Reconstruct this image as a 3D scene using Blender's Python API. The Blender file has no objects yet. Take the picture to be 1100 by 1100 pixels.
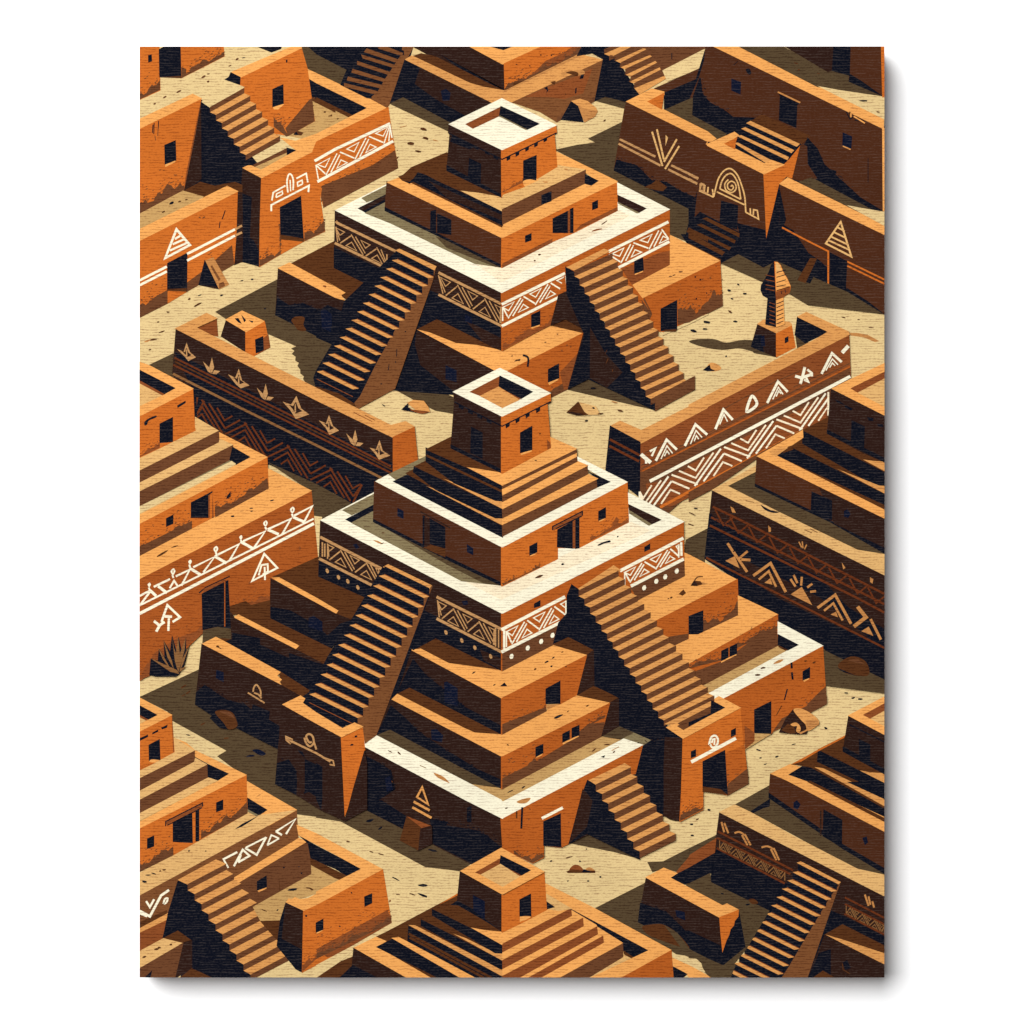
import bpy, bmesh, math, random
from mathutils import Vector
from mathutils.geometry import tessellate_polygon

scn = bpy.context.scene
random.seed(11)
MM = 0.001            # one millimetre; the print measures 800 x 1000 mm
DEPTH = 0.040         # how far the stretched canvas stands off the wall
INK_STEP = 6e-6       # each ink pass lies a few microns above the one below
LIGHT = 1.38          # radiance of a white surface under the lamp

# ------------------------------------------------------------------ materials
def lin(h):
    h = h.lstrip('#')
    v = [int(h[i:i + 2], 16) / 255 for i in (0, 2, 4)]
    return [c / 12.92 if c <= 0.04045 else ((c + 0.055) / 1.055) ** 2.4 for c in v]

def node(nt, kind, **kw):
    n = nt.nodes.new(kind)
    for k, v in kw.items():
        setattr(n, k, v)
    return n

def math_node(nt, op, a, b=None):
    n = node(nt, 'ShaderNodeMath', operation=op)
    for i, v in enumerate((a, b)):
        if v is None:
            continue
        if isinstance(v, (int, float)):
            n.inputs[i].default_value = v
        else:
            nt.links.new(v, n.inputs[i])
    return n.outputs[0]

def weave_group():
    """the ribbed weave of the canvas: long horizontal threads, a finer cross thread and a coarse slub"""
    g = bpy.data.node_groups.new('canvas_weave', 'ShaderNodeTree')
    g.interface.new_socket('Thread', in_out='OUTPUT', socket_type='NodeSocketFloat')
    g.interface.new_socket('Slub', in_out='OUTPUT', socket_type='NodeSocketFloat')
    g.interface.new_socket('Height', in_out='OUTPUT', socket_type='NodeSocketFloat')
    out = node(g, 'NodeGroupOutput')
    geo = node(g, 'ShaderNodeTexCoord')
    def noise(scale, detail=2.0, rough=0.5):
        mp = node(g, 'ShaderNodeMapping')
        mp.inputs['Scale'].default_value = scale
        g.links.new(geo.outputs['Object'], mp.inputs['Vector'])
        n = node(g, 'ShaderNodeTexNoise', noise_dimensions='2D')
        sw = node(g, 'ShaderNodeSeparateXYZ'); cb = node(g, 'ShaderNodeCombineXYZ')
        g.links.new(mp.outputs[0], sw.inputs[0])
        g.links.new(sw.outputs['X'], cb.inputs['X']); g.links.new(sw.outputs['Z'], cb.inputs['Y'])
        g.links.new(cb.outputs[0], n.inputs['Vector'])
        n.inputs['Scale'].default_value = 1.0
        n.inputs['Detail'].default_value = detail
        n.inputs['Roughness'].default_value = rough
        return n.outputs[0]
    wob = noise((30, 1, 90), 2.0, 0.6)
    grain = noise((420, 1, 640), 2.0, 0.6)
    slub = noise((10, 1, 16), 2.0, 0.5)
    patch = noise((85, 1, 300), 2.0, 0.6)
    sep = node(g, 'ShaderNodeSeparateXYZ')
    g.links.new(geo.outputs['Object'], sep.inputs[0])
    # rows of weft thread about three millimetres apart, wandering a little
    ph = math_node(g, 'ADD', math_node(g, 'MULTIPLY', sep.outputs['Z'], 2 * math.pi / 0.0029), math_node(g, 'MULTIPLY', wob, 10.0))
    wave = math_node(g, 'SINE', ph)
    mr = node(g, 'ShaderNodeMapRange', interpolation_type='SMOOTHSTEP')
    mr.inputs['From Min'].default_value = 0.25; mr.inputs['From Max'].default_value = 0.95
    g.links.new(wave, mr.inputs['Value'])
    mp_ = node(g, 'ShaderNodeMapRange', interpolation_type='SMOOTHSTEP')
    mp_.inputs['From Min'].default_value = 0.38; mp_.inputs['From Max'].default_value = 0.62
    mp_.inputs['To Min'].default_value = 0.12
    g.links.new(patch, mp_.inputs['Value'])
    line = math_node(g, 'MULTIPLY', mr.outputs[0], mp_.outputs[0])
    mg = node(g, 'ShaderNodeMapRange')
    mg.inputs['From Min'].default_value = 0.3; mg.inputs['From Max'].default_value = 0.7
    mg.inputs['To Min'].default_value = -0.5; mg.inputs['To Max'].default_value = 0.5
    g.links.new(grain, mg.inputs['Value'])
    t2 = math_node(g, 'ADD', line, math_node(g, 'MULTIPLY', mg.outputs[0], 0.75))
    g.links.new(t2, out.inputs['Thread'])
    g.links.new(slub, out.inputs['Slub'])
    h = math_node(g, 'SUBTRACT', math_node(g, 'MULTIPLY', grain, 0.5), line)
    g.links.new(h, out.inputs['Height'])
    return g

WEAVE = weave_group()

def ink(name, hexcol, thread_dark=0.30, thread_light=0.0):
    """an ink printed on the woven canvas: less pigment reaches the grooves between the threads"""
    m = bpy.data.materials.new(name)
    m.use_nodes = True
    nt = m.node_tree
    b = nt.nodes['Principled BSDF']
    base = [min(0.93, c / LIGHT) for c in lin(hexcol)]
    w = node(nt, 'ShaderNodeGroup'); w.node_tree = WEAVE
    if thread_light:
        other = [c + thread_light * k for c, k in zip(base, (1.0, 0.80, 0.68))]
        fac = 1.0
    else:
        other = [c * 0.42 for c in base]
        other[0] = base[0] * 0.52
        fac = thread_dark / 0.3
    mix = node(nt, 'ShaderNodeMix', data_type='RGBA', clamp_factor=True)
    mix.inputs['A'].default_value = base + [1]
    mix.inputs['B'].default_value = other + [1]
    nt.links.new(math_node(nt, 'MULTIPLY', w.outputs['Thread'], 0.82 * fac), mix.inputs['Factor'])
    hsv = node(nt, 'ShaderNodeHueSaturation')
    nt.links.new(mix.outputs['Result'], hsv.inputs['Color'])
    mr = node(nt, 'ShaderNodeMapRange')
    mr.inputs['From Min'].default_value = 0.3; mr.inputs['From Max'].default_value = 0.7
    mr.inputs['To Min'].default_value = 0.95; mr.inputs['To Max'].default_value = 1.05
    nt.links.new(w.outputs['Slub'], mr.inputs['Value'])
    nt.links.new(mr.outputs[0], hsv.inputs['Value'])
    nt.links.new(hsv.outputs[0], b.inputs['Base Color'])
    b.inputs['Roughness'].default_value = 0.85
    b.inputs['Specular IOR Level'].default_value = 0.03
    bump = node(nt, 'ShaderNodeBump')
    bump.inputs['Strength'].default_value = 0.35
    bump.inputs['Distance'].default_value = 0.0006
    nt.links.new(w.outputs['Height'], bump.inputs['Height'])
    nt.links.new(bump.outputs[0], b.inputs['Normal'])
    return m

PALETTE = {
    'C': ('cream_ink', 'FAF2D4', .20, 0), 'c': ('pale_apricot_ink', 'FBEAC6', .24, 0),
    'G': ('sand_ink', 'E3C68C', .27, 0), 'g': ('dull_sand_ink', 'C69C60', .27, 0),
    'U': ('roof_sand_ink', 'E2B270', .27, 0),
    'O': ('olive_ink', '55442E', .40, 0), 'o': ('pale_olive_ink', '857654', .35, 0),
    'T': ('apricot_ink', 'F1A85A', .24, 0), 't': ('dull_apricot_ink', 'DC9A55', .28, 0),
    'y': ('tan_ink', 'C2854A', .28, 0),
    'F': ('orange_ink', 'CB6C27', .28, 0), 'E': ('deep_orange_ink', 'B45C21', .28, 0),
    'e': ('baked_clay_ink', 'A45421', .30, 0),
    'R': ('rust_ink', '8B4B25', .32, 0), 'B': ('brown_ink', '6B4228', .35, 0),
    'b': ('umber_ink', '593319', .40, 0), 'M': ('chestnut_ink', '7C4D2B', .33, 0),
    'K': ('dark_brown_ink', '492614', 0, .024), 'k': ('black_brown_ink', '2B1711', 0, .024),
    'N': ('navy_ink', '080C19', 0, .024), 'n': ('blue_ink', '081026', 0, .024),
    'w': ('tan_line_ink', 'C0905C', .3, 0), 'x': ('rust_line_ink', '6A3419', .35, 0),
    'z': ('ochre_line_ink', '8A6038', .35, 0),
}
INK = {}
for k_, (n_, h_, d_, l_) in PALETTE.items():
    INK[k_] = ink(n_, h_, d_, l_)

# ------------------------------------------------------------- picture engine
EXTRA = {'P1': (145, 530, 1 / 5.5), 'P3': (440, 280, 1 / 5.5), 'P5': (680, 340, 1 / 4.5833),
         'P7': (280, 120, 1 / 6.825), 'P8': (180, 360, 1 / 4.368), 'P9': (660, 120, 1 / 5.46), 'P10': (145, 860, 1 / 5.46)}   # closer squares
X0, X1, Y0, Y1 = 150.0, 950.0, 50.0, 1050.0     # the printed face, in millimetres from the frame corner
TILE = {}
for ci, c_ in enumerate('ABCD'):
    for r_ in range(1, 6):
        TILE[c_ + str(r_)] = (140 + 200 * ci, 40 + 200 * (r_ - 1))

def pts(s):
    """'A1 50,330 ...' : points measured on an enlarged square of the print; 'S' : plain millimetres"""
    ox, oy, k = 0.0, 0.0, 1.0
    fresh, last = False, (500, 500)
    out = []
    for tok in s.split():
        if tok == 'S':
            ox, oy, k = 0.0, 0.0, 1.0
        elif tok in EXTRA:
            ox, oy, k = EXTRA[tok]
        elif tok in TILE:
            ox, oy = TILE[tok]; k = 0.2
            fresh = True
        else:
            a, b = map(float, tok.split(','))
            if fresh and out and k == 0.2:
                # the enlarged squares overlap by a strip: drop a seam point given on both sides of it
                lx, ly = last
                if (lx >= 1085 and a <= 12) or (lx <= 12 and a >= 1085) or (ly >= 1085 and b <= 12) or (ly <= 12 and b >= 1085):
                    out.pop()
            fresh, last = False, (a, b)
            out.append((ox + a * k, oy + b * k))
    return out

def clip(poly):
    for axis, lim, sgn in ((0, X0, 1), (0, X1, -1), (1, Y0, 1), (1, Y1, -1)):
        out = []
        for i, q in enumerate(poly):
            p0 = poly[i - 1]
            a, b = sgn * (p0[axis] - lim), sgn * (q[axis] - lim)
            if (a < 0) != (b < 0):
                t = a / (a - b)
                out.append((p0[0] + t * (q[0] - p0[0]), p0[1] + t * (q[1] - p0[1])))
            if b >= 0:
                out.append(q)
        poly = out
        if len(poly) < 3:
            return []
    return poly

OBJ = {}              # key -> dict(name, parent key, label, faces)
CUR = [None, None]
LEVELS = {}           # coarse grid of boxes already inked, to find the pass each polygon needs
CELL = 25.0

def part(key, name=None, label=None):
    if key not in OBJ:
        OBJ[key] = dict(name=name or key, parent=None, label=label, faces=[])
    CUR[0], CUR[1] = key, None

NSUB = [0]
def sub(name=None, label=None):
    if name is None:
        CUR[1] = None
        return
    NSUB[0] += 1
    k = f'{CUR[0]}/{name}/{NSUB[0]}'
    OBJ[k] = dict(name=name, parent=CUR[0], label=label, faces=[])
    CUR[1] = k

def area2(P):
    return sum(P[i - 1][0] * P[i][1] - P[i][0] * P[i - 1][1] for i in range(len(P)))

def lay(col, polys):
    """ink a set of non-overlapping polygons in one pass"""
    polys = [clip(q) for q in polys]
    polys = [q for q in polys if len(q) >= 3 and abs(area2(q)) > 0.02]
    if not polys:
        return
    lv = 0
    boxes = []
    for q in polys:
        x0, x1 = min(v[0] for v in q), max(v[0] for v in q)
        y0, y1 = min(v[1] for v in q), max(v[1] for v in q)
        boxes.append((x0, x1, y0, y1))
        for gx in range(int(x0 // CELL), int(x1 // CELL) + 1):
            for gy in range(int(y0 // CELL), int(y1 // CELL) + 1):
                for (a0, a1, b0, b1, l_) in LEVELS.get((gx, gy), ()):
                    if l_ >= lv and a0 < x1 and a1 > x0 and b0 < y1 and b1 > y0:
                        lv = l_ + 1
    for x0, x1, y0, y1 in boxes:
        for gx in range(int(x0 // CELL), int(x1 // CELL) + 1):
            for gy in range(int(y0 // CELL), int(y1 // CELL) + 1):
                LEVELS.setdefault((gx, gy), []).append((x0, x1, y0, y1, lv))
    f = OBJ[CUR[1] or CUR[0]]['faces']
    for q in polys:
        f.append((col, lv, q))

def grow(P, d):
    """spread a shape a hair past its outline, as a printer traps neighbouring inks"""
    n = len(P)
    s = 1.0 if area2(P) > 0 else -1.0
    out = []
    for i in range(n):
        a, q, b = P[i - 1], P[i], P[(i + 1) % n]
        m1 = math.hypot(q[0] - a[0], q[1] - a[1]) or 1e-6
        m2 = math.hypot(b[0] - q[0], b[1] - q[1]) or 1e-6
        n1 = ((q[1] - a[1]) / m1, -(q[0] - a[0]) / m1)
        n2 = ((b[1] - q[1]) / m2, -(b[0] - q[0]) / m2)
        x, y = n1[0] + n2[0], n1[1] + n2[1]
        k = 2.0 / max(x * x + y * y, 0.9)
        out.append((q[0] + s * d * x * k, q[1] + s * d * y * k))
    return out

def p(col, *ss):
    for s in ss:
        P = pts(s) if isinstance(s, str) else s
        if abs(area2(P)) > 120:
            P = grow(P, .45)
        lay(col, [P])

def offset_line(P, w, closed=False):
    """a stroke of width w along P as mitred quads that share their ends"""
    n = len(P)
    L, R = [], []
    for i in range(n):
        a = P[i - 1] if (i > 0 or closed) else None
        b = P[(i + 1) % n] if (i < n - 1 or closed) else None
        q = P[i]
        def nrm(u, v):
            dx, dy = v[0] - u[0], v[1] - u[1]
            m = math.hypot(dx, dy) or 1e-6
            return (-dy / m, dx / m)
        if a is None:
            nx, ny = nrm(q, b)
        elif b is None:
            nx, ny = nrm(a, q)
        else:
            n1, n2 = nrm(a, q), nrm(q, b)
            sx, sy = n1[0] + n2[0], n1[1] + n2[1]
            m2 = sx * sx + sy * sy
            k = 2.0 / max(m2, 0.55)
            nx, ny = sx * k / 1.0, sy * k / 1.0
            nx, ny = nx, ny
        L.append((q[0] + nx * w / 2, q[1] + ny * w / 2))
        R.append((q[0] - nx * w / 2, q[1] - ny * w / 2))
    m = n if closed else n - 1
    return [[L[i], L[(i + 1) % n], R[(i + 1) % n], R[i]] for i in range(m)]

def l(col, w, *ss, closed=False):
    for s in ss:
        P = pts(s) if isinstance(s, str) else s
        lay(col, offset_line(P, w, closed))

def smooth(P, closed=True, k=4):
    """Catmull-Rom curve through the points"""
    out = []
    n = len(P)
    for i in range(n if closed else n - 1):
        g = lambda j: P[j % n] if closed else P[max(0, min(n - 1, j))]
        a, b, c, d = g(i - 1), g(i), g(i + 1), g(i + 2)
        for s in range(k):
            t = s / k
            out.append(tuple(0.5 * (2 * b[j] + (c[j] - a[j]) * t + (2 * a[j] - 5 * b[j] + 4 * c[j] - d[j]) * t * t
                                    + (3 * b[j] - a[j] - 3 * c[j] + d[j]) * t ** 3) for j in (0, 1)))
    if not closed:
        out.append(P[-1])
    return out

def blob(col, *ss):
    for s in ss:
        lay(col, [smooth(pts(s))])

def curve(col, w, *ss, closed=False):
    for s in ss:
        lay(col, offset_line(smooth(pts(s), closed), w, closed))

def spots(col, s, w=2.6, h=1.1, rot=-18, jit=.35):
    """small flecks; each a rough ellipse"""
    for (x, y) in pts(s):
        a = math.radians(rot + random.uniform(-20, 20))
        ww, hh = w * random.uniform(1 - jit, 1 + jit), h * random.uniform(1 - jit, 1 + jit)
        q = []
        for i in range(8):
            t = i * math.pi / 4
            r = random.uniform(.75, 1.15)
            dx, dy = ww * math.cos(t) * r, hh * math.sin(t) * r
            q.append((x + dx * math.cos(a) - dy * math.sin(a), y + dx * math.sin(a) + dy * math.cos(a)))
        lay(col, [q])

def window(s, sill=None, col='N', name='window'):
    keep = CUR[1]
    sub(name)
    p(col, s)
    if sill:
        p('T', sill)
    CUR[1] = keep

def door(s, col='N'):
    window(s, None, col, 'doorway')

def steps(tread, riser, s, n, rh, edge=None, taper=1.0):
    """a flight: s gives the left and right end of the top riser, then the left end of the second one.
    rh is the riser height in millimetres"""
    a, b, c = pts(s)
    ex, ey = b[0] - a[0], b[1] - a[1]
    sx, sy = c[0] - a[0], c[1] - a[1]
    for i in range(n):
        k = 1 + (taper - 1) * i / max(1, n - 1)
        x, y = a[0] + sx * i, a[1] + sy * i
        A, B_ = (x, y), (x + ex * k, y + ey * k)
        A2, B2 = (x, y + rh), (x + ex * k, y + ey * k + rh)
        if i < n - 1 or tread is None:
            A3, B3 = (x + sx, y + sy), (x + sx + ex * k, y + sy + ey * k)
            if tread:
                lay(tread, [[A2, B2, B3, A3]])
        lay(riser, [[A, B_, B2, A2]])
        if edge:
            A4, B4 = (A2[0], A2[1] - .9), (B2[0], B2[1] - .9)
            lay(edge, [[A4, B4, B2, A2]])

def grime(col, s, h, n=None, dabs=1.0):
    """weathering along a foot: a ragged band over the polyline s, h high, with dabs scattered above it"""
    P = pts(s)
    seg = []
    tot = 0
    for a, b in zip(P, P[1:]):
        d = math.hypot(b[0] - a[0], b[1] - a[1]); seg.append((a, b, d)); tot += d
    def at(t):
        t *= tot
        for a, b, d in seg:
            if t <= d or (a, b, d) is seg[-1]:
                k = min(1, t / d)
                return (a[0] + k * (b[0] - a[0]), a[1] + k * (b[1] - a[1]))
            t -= d
        return P[-1]
    m = n or max(6, int(tot / 1.8))
    m = max(m, int(tot / 1.8))
    ph_ = random.uniform(0, 9)
    hs = [h * (0.42 + .16 * math.sin(ph_ + i * .31) + .10 * math.sin(i * .83 + 2 * ph_) + random.uniform(-.07, .07)) for i in range(m + 1)]
    top = []
    for i in range(m + 1):
        x, y = at(i / m)
        top.append((x + random.uniform(-.5, .5) * (0 < i < m), y - max(.6, hs[i])))
    lay(col, [P + top[::-1]])
    for _ in range(int(m * 1.9 * dabs)):
        t = random.random()
        x, y = at(t)
        y -= hs[int(t * m)] + h * min(1.0, random.expovariate(3.2))
        L_ = random.uniform(.5, 1.7)
        lay(col, [[(x - L_, y + L_ * .5), (x - L_ * .2, y - .4), (x + L_, y - L_ * .5), (x + L_ * .3, y + .45)]])

def frieze(col, s, n, w=1.0, ph=0.0, inner=True, flip=False, col2=None, style=2):
    """nested chevrons between two lines: s gives bottom-left, bottom-right, top-left of the band"""
    o, r, t = pts(s)
    u = ((r[0] - o[0]) / n, (r[1] - o[1]) / n)
    v = (t[0] - o[0], t[1] - o[1])
    def M_(a, b):
        if flip:
            b = 1 - b
        a = max(0.0, min(n, a))
        return (o[0] + a * u[0] + b * v[0], o[1] + a * u[1] + b * v[1])
    for i in range(int(math.ceil(n)) + (1 if ph else 0)):
        k = i + ph - (1 if ph else 0)
        if style == 2:
            # a doubled rising stroke, a single falling one, a small outlined triangle in each gap
            for q, ww in ((((.0, .04), (.47, .96)), w), (((.17, .04), (.55, .80)), w), (((.57, .96), (.99, .14)), w * 1.2)):
                P = [M_(k + a, b) for a, b in q]
                if math.dist(*P) > 3:
                    lay(col, offset_line(P, ww))
            for q in (((.38, .10), (.56, .46), (.74, .10)), ((.80, .92), (1.02, .52), (1.22, .92))):
                P = [M_(k + a, b) for a, b in q]
                if abs(area2(P)) > 14:
                    lay(col2 or col, offset_line(P, w * .85, True))
            continue
        # the running zigzag, doubled
        for (q, c_) in ((((0, .06), (.5, .94)), col), (((.56, .94), (1.06, .06)), col2 or col),
                        (((.17, .06), (.56, .70)), col), (((.56, .70), (.90, .06)), col2 or col)):
            P = [M_(k + a, b) for a, b in q]
            if math.dist(*P) > 2:
                lay(c_, offset_line(P, w))
        if inner:
            for q in (((.36, .06), (.54, .40), (.72, .06)), ((-.30, .94), (.02, .34), (.36, .94)), ((-.13, .94), (.02, .62), (.18, .94))):
                P = [M_(k + a, b) for a, b in q]
                if abs(area2(P)) > 2:
                    lay(col2 or col, offset_line(P, w * .9))

def stipple(col, s, spread, dens=1.0):
    """dabs of ink scattered about an edge, so that one tone breaks up into the next"""
    P = pts(s)
    for a, b in zip(P, P[1:]):
        d = math.hypot(b[0] - a[0], b[1] - a[1])
        for _ in range(int(d * .55 * dens)):
            t = random.random()
            x = a[0] + t * (b[0] - a[0]) + random.gauss(0, spread * .6)
            y = a[1] + t * (b[1] - a[1]) + random.gauss(0, spread)
            L_ = random.uniform(.5, 1.8)
            lay(col, [[(x - L_, y - L_ * .4), (x + L_ * .2, y - .45), (x + L_, y + L_ * .5), (x - L_ * .3, y + .45)]])
# =================================================================== sand ground
part('ground', 'sand_ground')
p('G', 'S 150,50 950,50 950,1050 150,1050')

# =================================================================== top left
part('h1', 'house', 'orange flat-roofed house cut off by the top left corner')
p('F', 'A1 50,50 155,50 160,285 50,335', 'A1 268,50 500,50 505,102 272,220')
grime('B', 'A1 50,335 160,283', 17); grime('B', 'A1 275,220 505,102', 12)
p('B', 'A1 455,128 503,100 500,78', 'A1 275,220 300,205 300,170 275,160')
door('A1 155,66 185,50 268,50 272,218 158,214')
p('b', 'A1 158,214 272,208 272,220')
window('A1 95,97 115,92 117,130 96,136')
part('ground')
spots('B', 'A1 575,117 420,197 393,212 418,238 262,291 185,322 131,358 535,153', 2.4, .9, -25)
spots('N', 'A1 609,110', 1.4, .7)

# court behind, with a long brown stair
part('ground')
p('N', 'A1 915,48 1100,48 B1 520,48 480,180 395,355 300,340 0,320 0,100'); p('N', 'A1 682,52 812,50 808,62 758,80', 'A1 925,52 1095,50 B1 330,50 300,330 290,330 150,260 190,195 0,100 A1 1100,140')
p('O', 'A1 915,50 950,50 B1 0,95 195,195 155,265 290,335 385,378 0,195 A1 1100,245 940,165')
p('g', 'A1 965,330 B1 0,330 205,425 0,560 A1 850,530 985,450')
part('c1', 'courtyard_wall', 'apricot parapet wall round a sunken court')
p('N', 'A1 945,215 B1 0,245 280,380 180,432 0,335 A1 972,320')
p('b', 'B1 205,425 180,432 0,340 0,325', 'A1 972,320 1100,385 1100,402 974,338')
p('T', 'A1 942,168 B1 0,195 385,378 0,565 A1 975,618 880,560 B1 0,520 275,380 0,245 A1 950,215')
part('ground')
spots('b', 'B1 42,402 70,422 115,438 A1 1045,402 1080,420', 1.3, .8)
part('b1', 'boulder')
p('b', 'A1 875,522 890,500 932,512 918,528')
p('N', 'A1 878,524 890,505 905,526')

part('s1', 'staircase', 'shadowed brown stair running down behind the court')
p('N', 'A1 1000,50 B1 470,50 440,200 300,330 270,325 130,255 170,160')
p('M', 'B1 462,50 520,50 480,125 395,355 380,378 295,332 300,318 325,300 350,262 365,232 390,195 415,158 437,122 460,92')
steps('M', 'N', 'B1 300,28 470,72 272,68', 1, 5)
for q in ('B1 270,62 430,118 440,125 420,132 258,78', 'B1 330,50 372,50 462,86 458,98 335,60', 'B1 242,95 418,150 412,162 250,112',
          'B1 220,130 392,188 386,200 220,146', 'B1 195,172 370,226 362,238 190,188', 'B1 170,214 350,258 342,272 165,230',
          'B1 150,248 328,292 320,306 150,264'):
    p('M', q)

# upper left house with stair
part('h2', 'house', 'orange house behind the first stair')
p('N', 'A1 378,335 430,370 620,600 660,690 640,800 600,1090 560,1060 560,840 280,835 370,500')
p('F', 'A1 588,212 918,55 950,168 990,450 850,528 640,500 430,380 505,240')
p('N', 'A1 378,340 430,374 700,700 605,830 285,830')
p('T', 'A1 545,187 870,50 915,50 920,57 590,216')
p('N', 'A1 540,190 590,215 588,254 505,229 530,214')
grime('B', 'A1 770,480 840,535 988,450', 18)
p('B', 'A1 960,340 975,330 988,450 850,528 835,490')
window('A1 765,280 820,255 822,358 765,375', 'A1 765,376 822,358 826,361 795,388 772,388')
spots('N', 'A1 840,128', .9, 1.8, 0)
part('h3', 'house', 'orange house at the left edge below the first stair')
p('K', 'A1 378,340 430,372 430,720 290,825 375,345')
p('N', 'A1 378,345 425,370 600,600 655,690 600,705 600,790 495,812 378,770 365,700')
p('F', 'A1 50,490 380,328 372,375 288,828 50,945')
p('T', 'A1 50,440 335,305 382,329 50,490')
p('R', 'A1 355,470 378,345 376,560 330,790 288,828 300,740')
grime('B', 'A1 50,945 288,826', 24)
p('B', 'A1 50,905 130,880 180,840 288,805 288,828 50,945')
p('k', 'A1 352,520 380,350 380,760 340,790 290,825')
window('A1 185,580 242,556 245,662 187,682', 'A1 187,684 243,662 240,672 188,697')
l('N', 1.0, 'A1 122,470 118,515', 'A1 128,460 126,520', 'A1 152,450 150,492'); l('B', .8, 'A1 132,530 136,555', 'A1 150,480 147,530')
p('b', 'A1 285,828 376,778 400,785 455,800 500,790 560,780 600,795 600,830 392,858')
p('g', 'A1 50,950 282,826 392,856 50,1035')
spots('N', 'A1 222,890', 2.4, 1.2, -20); spots('b', 'A1 178,938 265,882 300,873', 2, .8)
sub('staircase')
p('G', 'A1 385,347 500,228 612,268 428,376')
steps('t', 'B', 'A1 428,374 612,272 460,417', 7, 5.8)
part('h4', 'gatehouse', 'orange gatehouse with a cream glyph over its door')
p('B', 'A1 648,693 840,598 842,632 700,712')
p('g', 'A1 665,700 842,622 842,634 705,712')
p('k', 'A1 605,705 705,753 695,1040 A2 690,230 600,205 A1 598,790')
p('N', 'A1 600,840 650,860 640,1100 600,1060', 'A2 600,60 660,90 690,150 690,228 600,205')
p('F', 'A1 705,753 980,612 1010,800 1045,1042 A2 932,96 808,165 694,232 697,0')
p('T', 'A1 605,702 632,690 648,690 702,714 893,608 806,540 830,545 893,560 982,612 705,755')
p('N', 'A1 840,592 892,607 840,634')
grime('B', 'A2 808,165 800,20', 7, 8); grime('B', 'A2 935,96 1045,42', 22, 12); grime('B', 'A2 694,232 808,166', 13, 14)
door('A1 805,915 915,855 A2 930,95 808,80')
p('b', 'A2 808,62 932,84 930,97 808,83')
sub('glyph')
l('C', 1.9, 'P7 78,730 78,684 354,542 350,590')
l('C', 1.7, 'P7 82,652 93,592 182,542', 'P7 262,490 334,452 346,518')
l('C', 1.4, 'P7 112,628 118,602 158,582 162,606', 'P7 272,548 270,518 304,502 308,530')
l('C', 1.4, 'P7 112,630 160,606', 'P7 270,548 308,530')
curve('C', 1.7, 'P7 200,592 193,520 200,475 213,456 230,470 240,510 238,575'); l('C', 1.3, 'P7 216,500 220,584')

# =================================================================== long frieze house, top
part('h5', 'house', 'orange house with a cream chevron frieze')
p('F', 'B1 0,562 385,378 397,465 437,702 38,912 A1 1010,800 980,612')
p('B', 'B1 30,800 300,690 420,610 437,702 38,914')
grime('B', 'B1 25,885 437,702', 22, 40)
sub('frieze')
l('C', 3.0, 'A1 990,665 1100,602 B1 395,464', 'B1 5,776 412,558 A1')
frieze('C', 'P7 424,500 966,208 404,386', 2.55, 1.25, .26)

part('h6', 'house', 'orange house with a striped triangle over its door')
p('k', 'A1 575,828 600,800 604,1060 A2 600,205 560,222 565,0')
p('b', 'A1 575,828 540,790 560,778 600,795 600,830')
p('F', 'A1 50,1090 575,826 568,1060 A2 556,220 305,365 198,430 50,502')
p('T', 'A1 50,1032 520,800 577,828 50,1092')
p('B', 'A2 130,400 198,360 198,430 50,505 50,470', 'A2 305,320 400,250 545,120 556,220 305,365')
grime('B', 'A2 50,502 198,430', 22); grime('B', 'A2 420,298 556,222', 17)
door('A2 200,215 305,160 303,365 200,360')
p('b', 'A2 200,352 303,348 303,366 200,362')
curve('N', 1.1, 'A1 510,930 498,965 492,978'); l('N', 1, 'A1 482,990 478,1025'); l('B', 1.1, 'A1 368,965 378,972'); spots('B', 'A1 395,968', 1.6, .9)
sub('painted_line')
l('C', 2.6, 'A2 50,306 196,232', 'A2 50,332 196,258', 'A2 305,164 562,32', 'A2 305,200 562,66')
l('w', 2.4, 'A2 562,32 600,12', 'A2 562,66 600,48')
sub('striped_triangle')
l('C', 2.6, 'A2 248,32 320,116 188,186', closed=True)
l('C', 2.2, 'A2 240,84 272,64', 'A2 228,112 292,84', 'A2 212,146 306,104')
part('lean', 'plank', 'tan slab leaning beside the striped triangle house')
p('N', 'A2 400,200 425,230 475,352 368,330')
p('k', 'A2 368,330 475,342 475,353')
p('y', 'A2 405,200 445,184 528,328 478,352')
p('M', 'A2 440,225 485,300 475,310 430,230', 'A2 478,350 475,325 500,312 510,335')
part('ground')
spots('N', 'A2 600,307 655,301 372,386 490,386', 2.0, .9); spots('b', 'A2 317,406 202,476 150,529 105,678', 1.5, 1, -15)
spots('b', 'A2 362,436 170,582 122,624', 4.5, 1, -20); spots('y', 'A2 90,632', 4, .9, -18)

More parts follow.
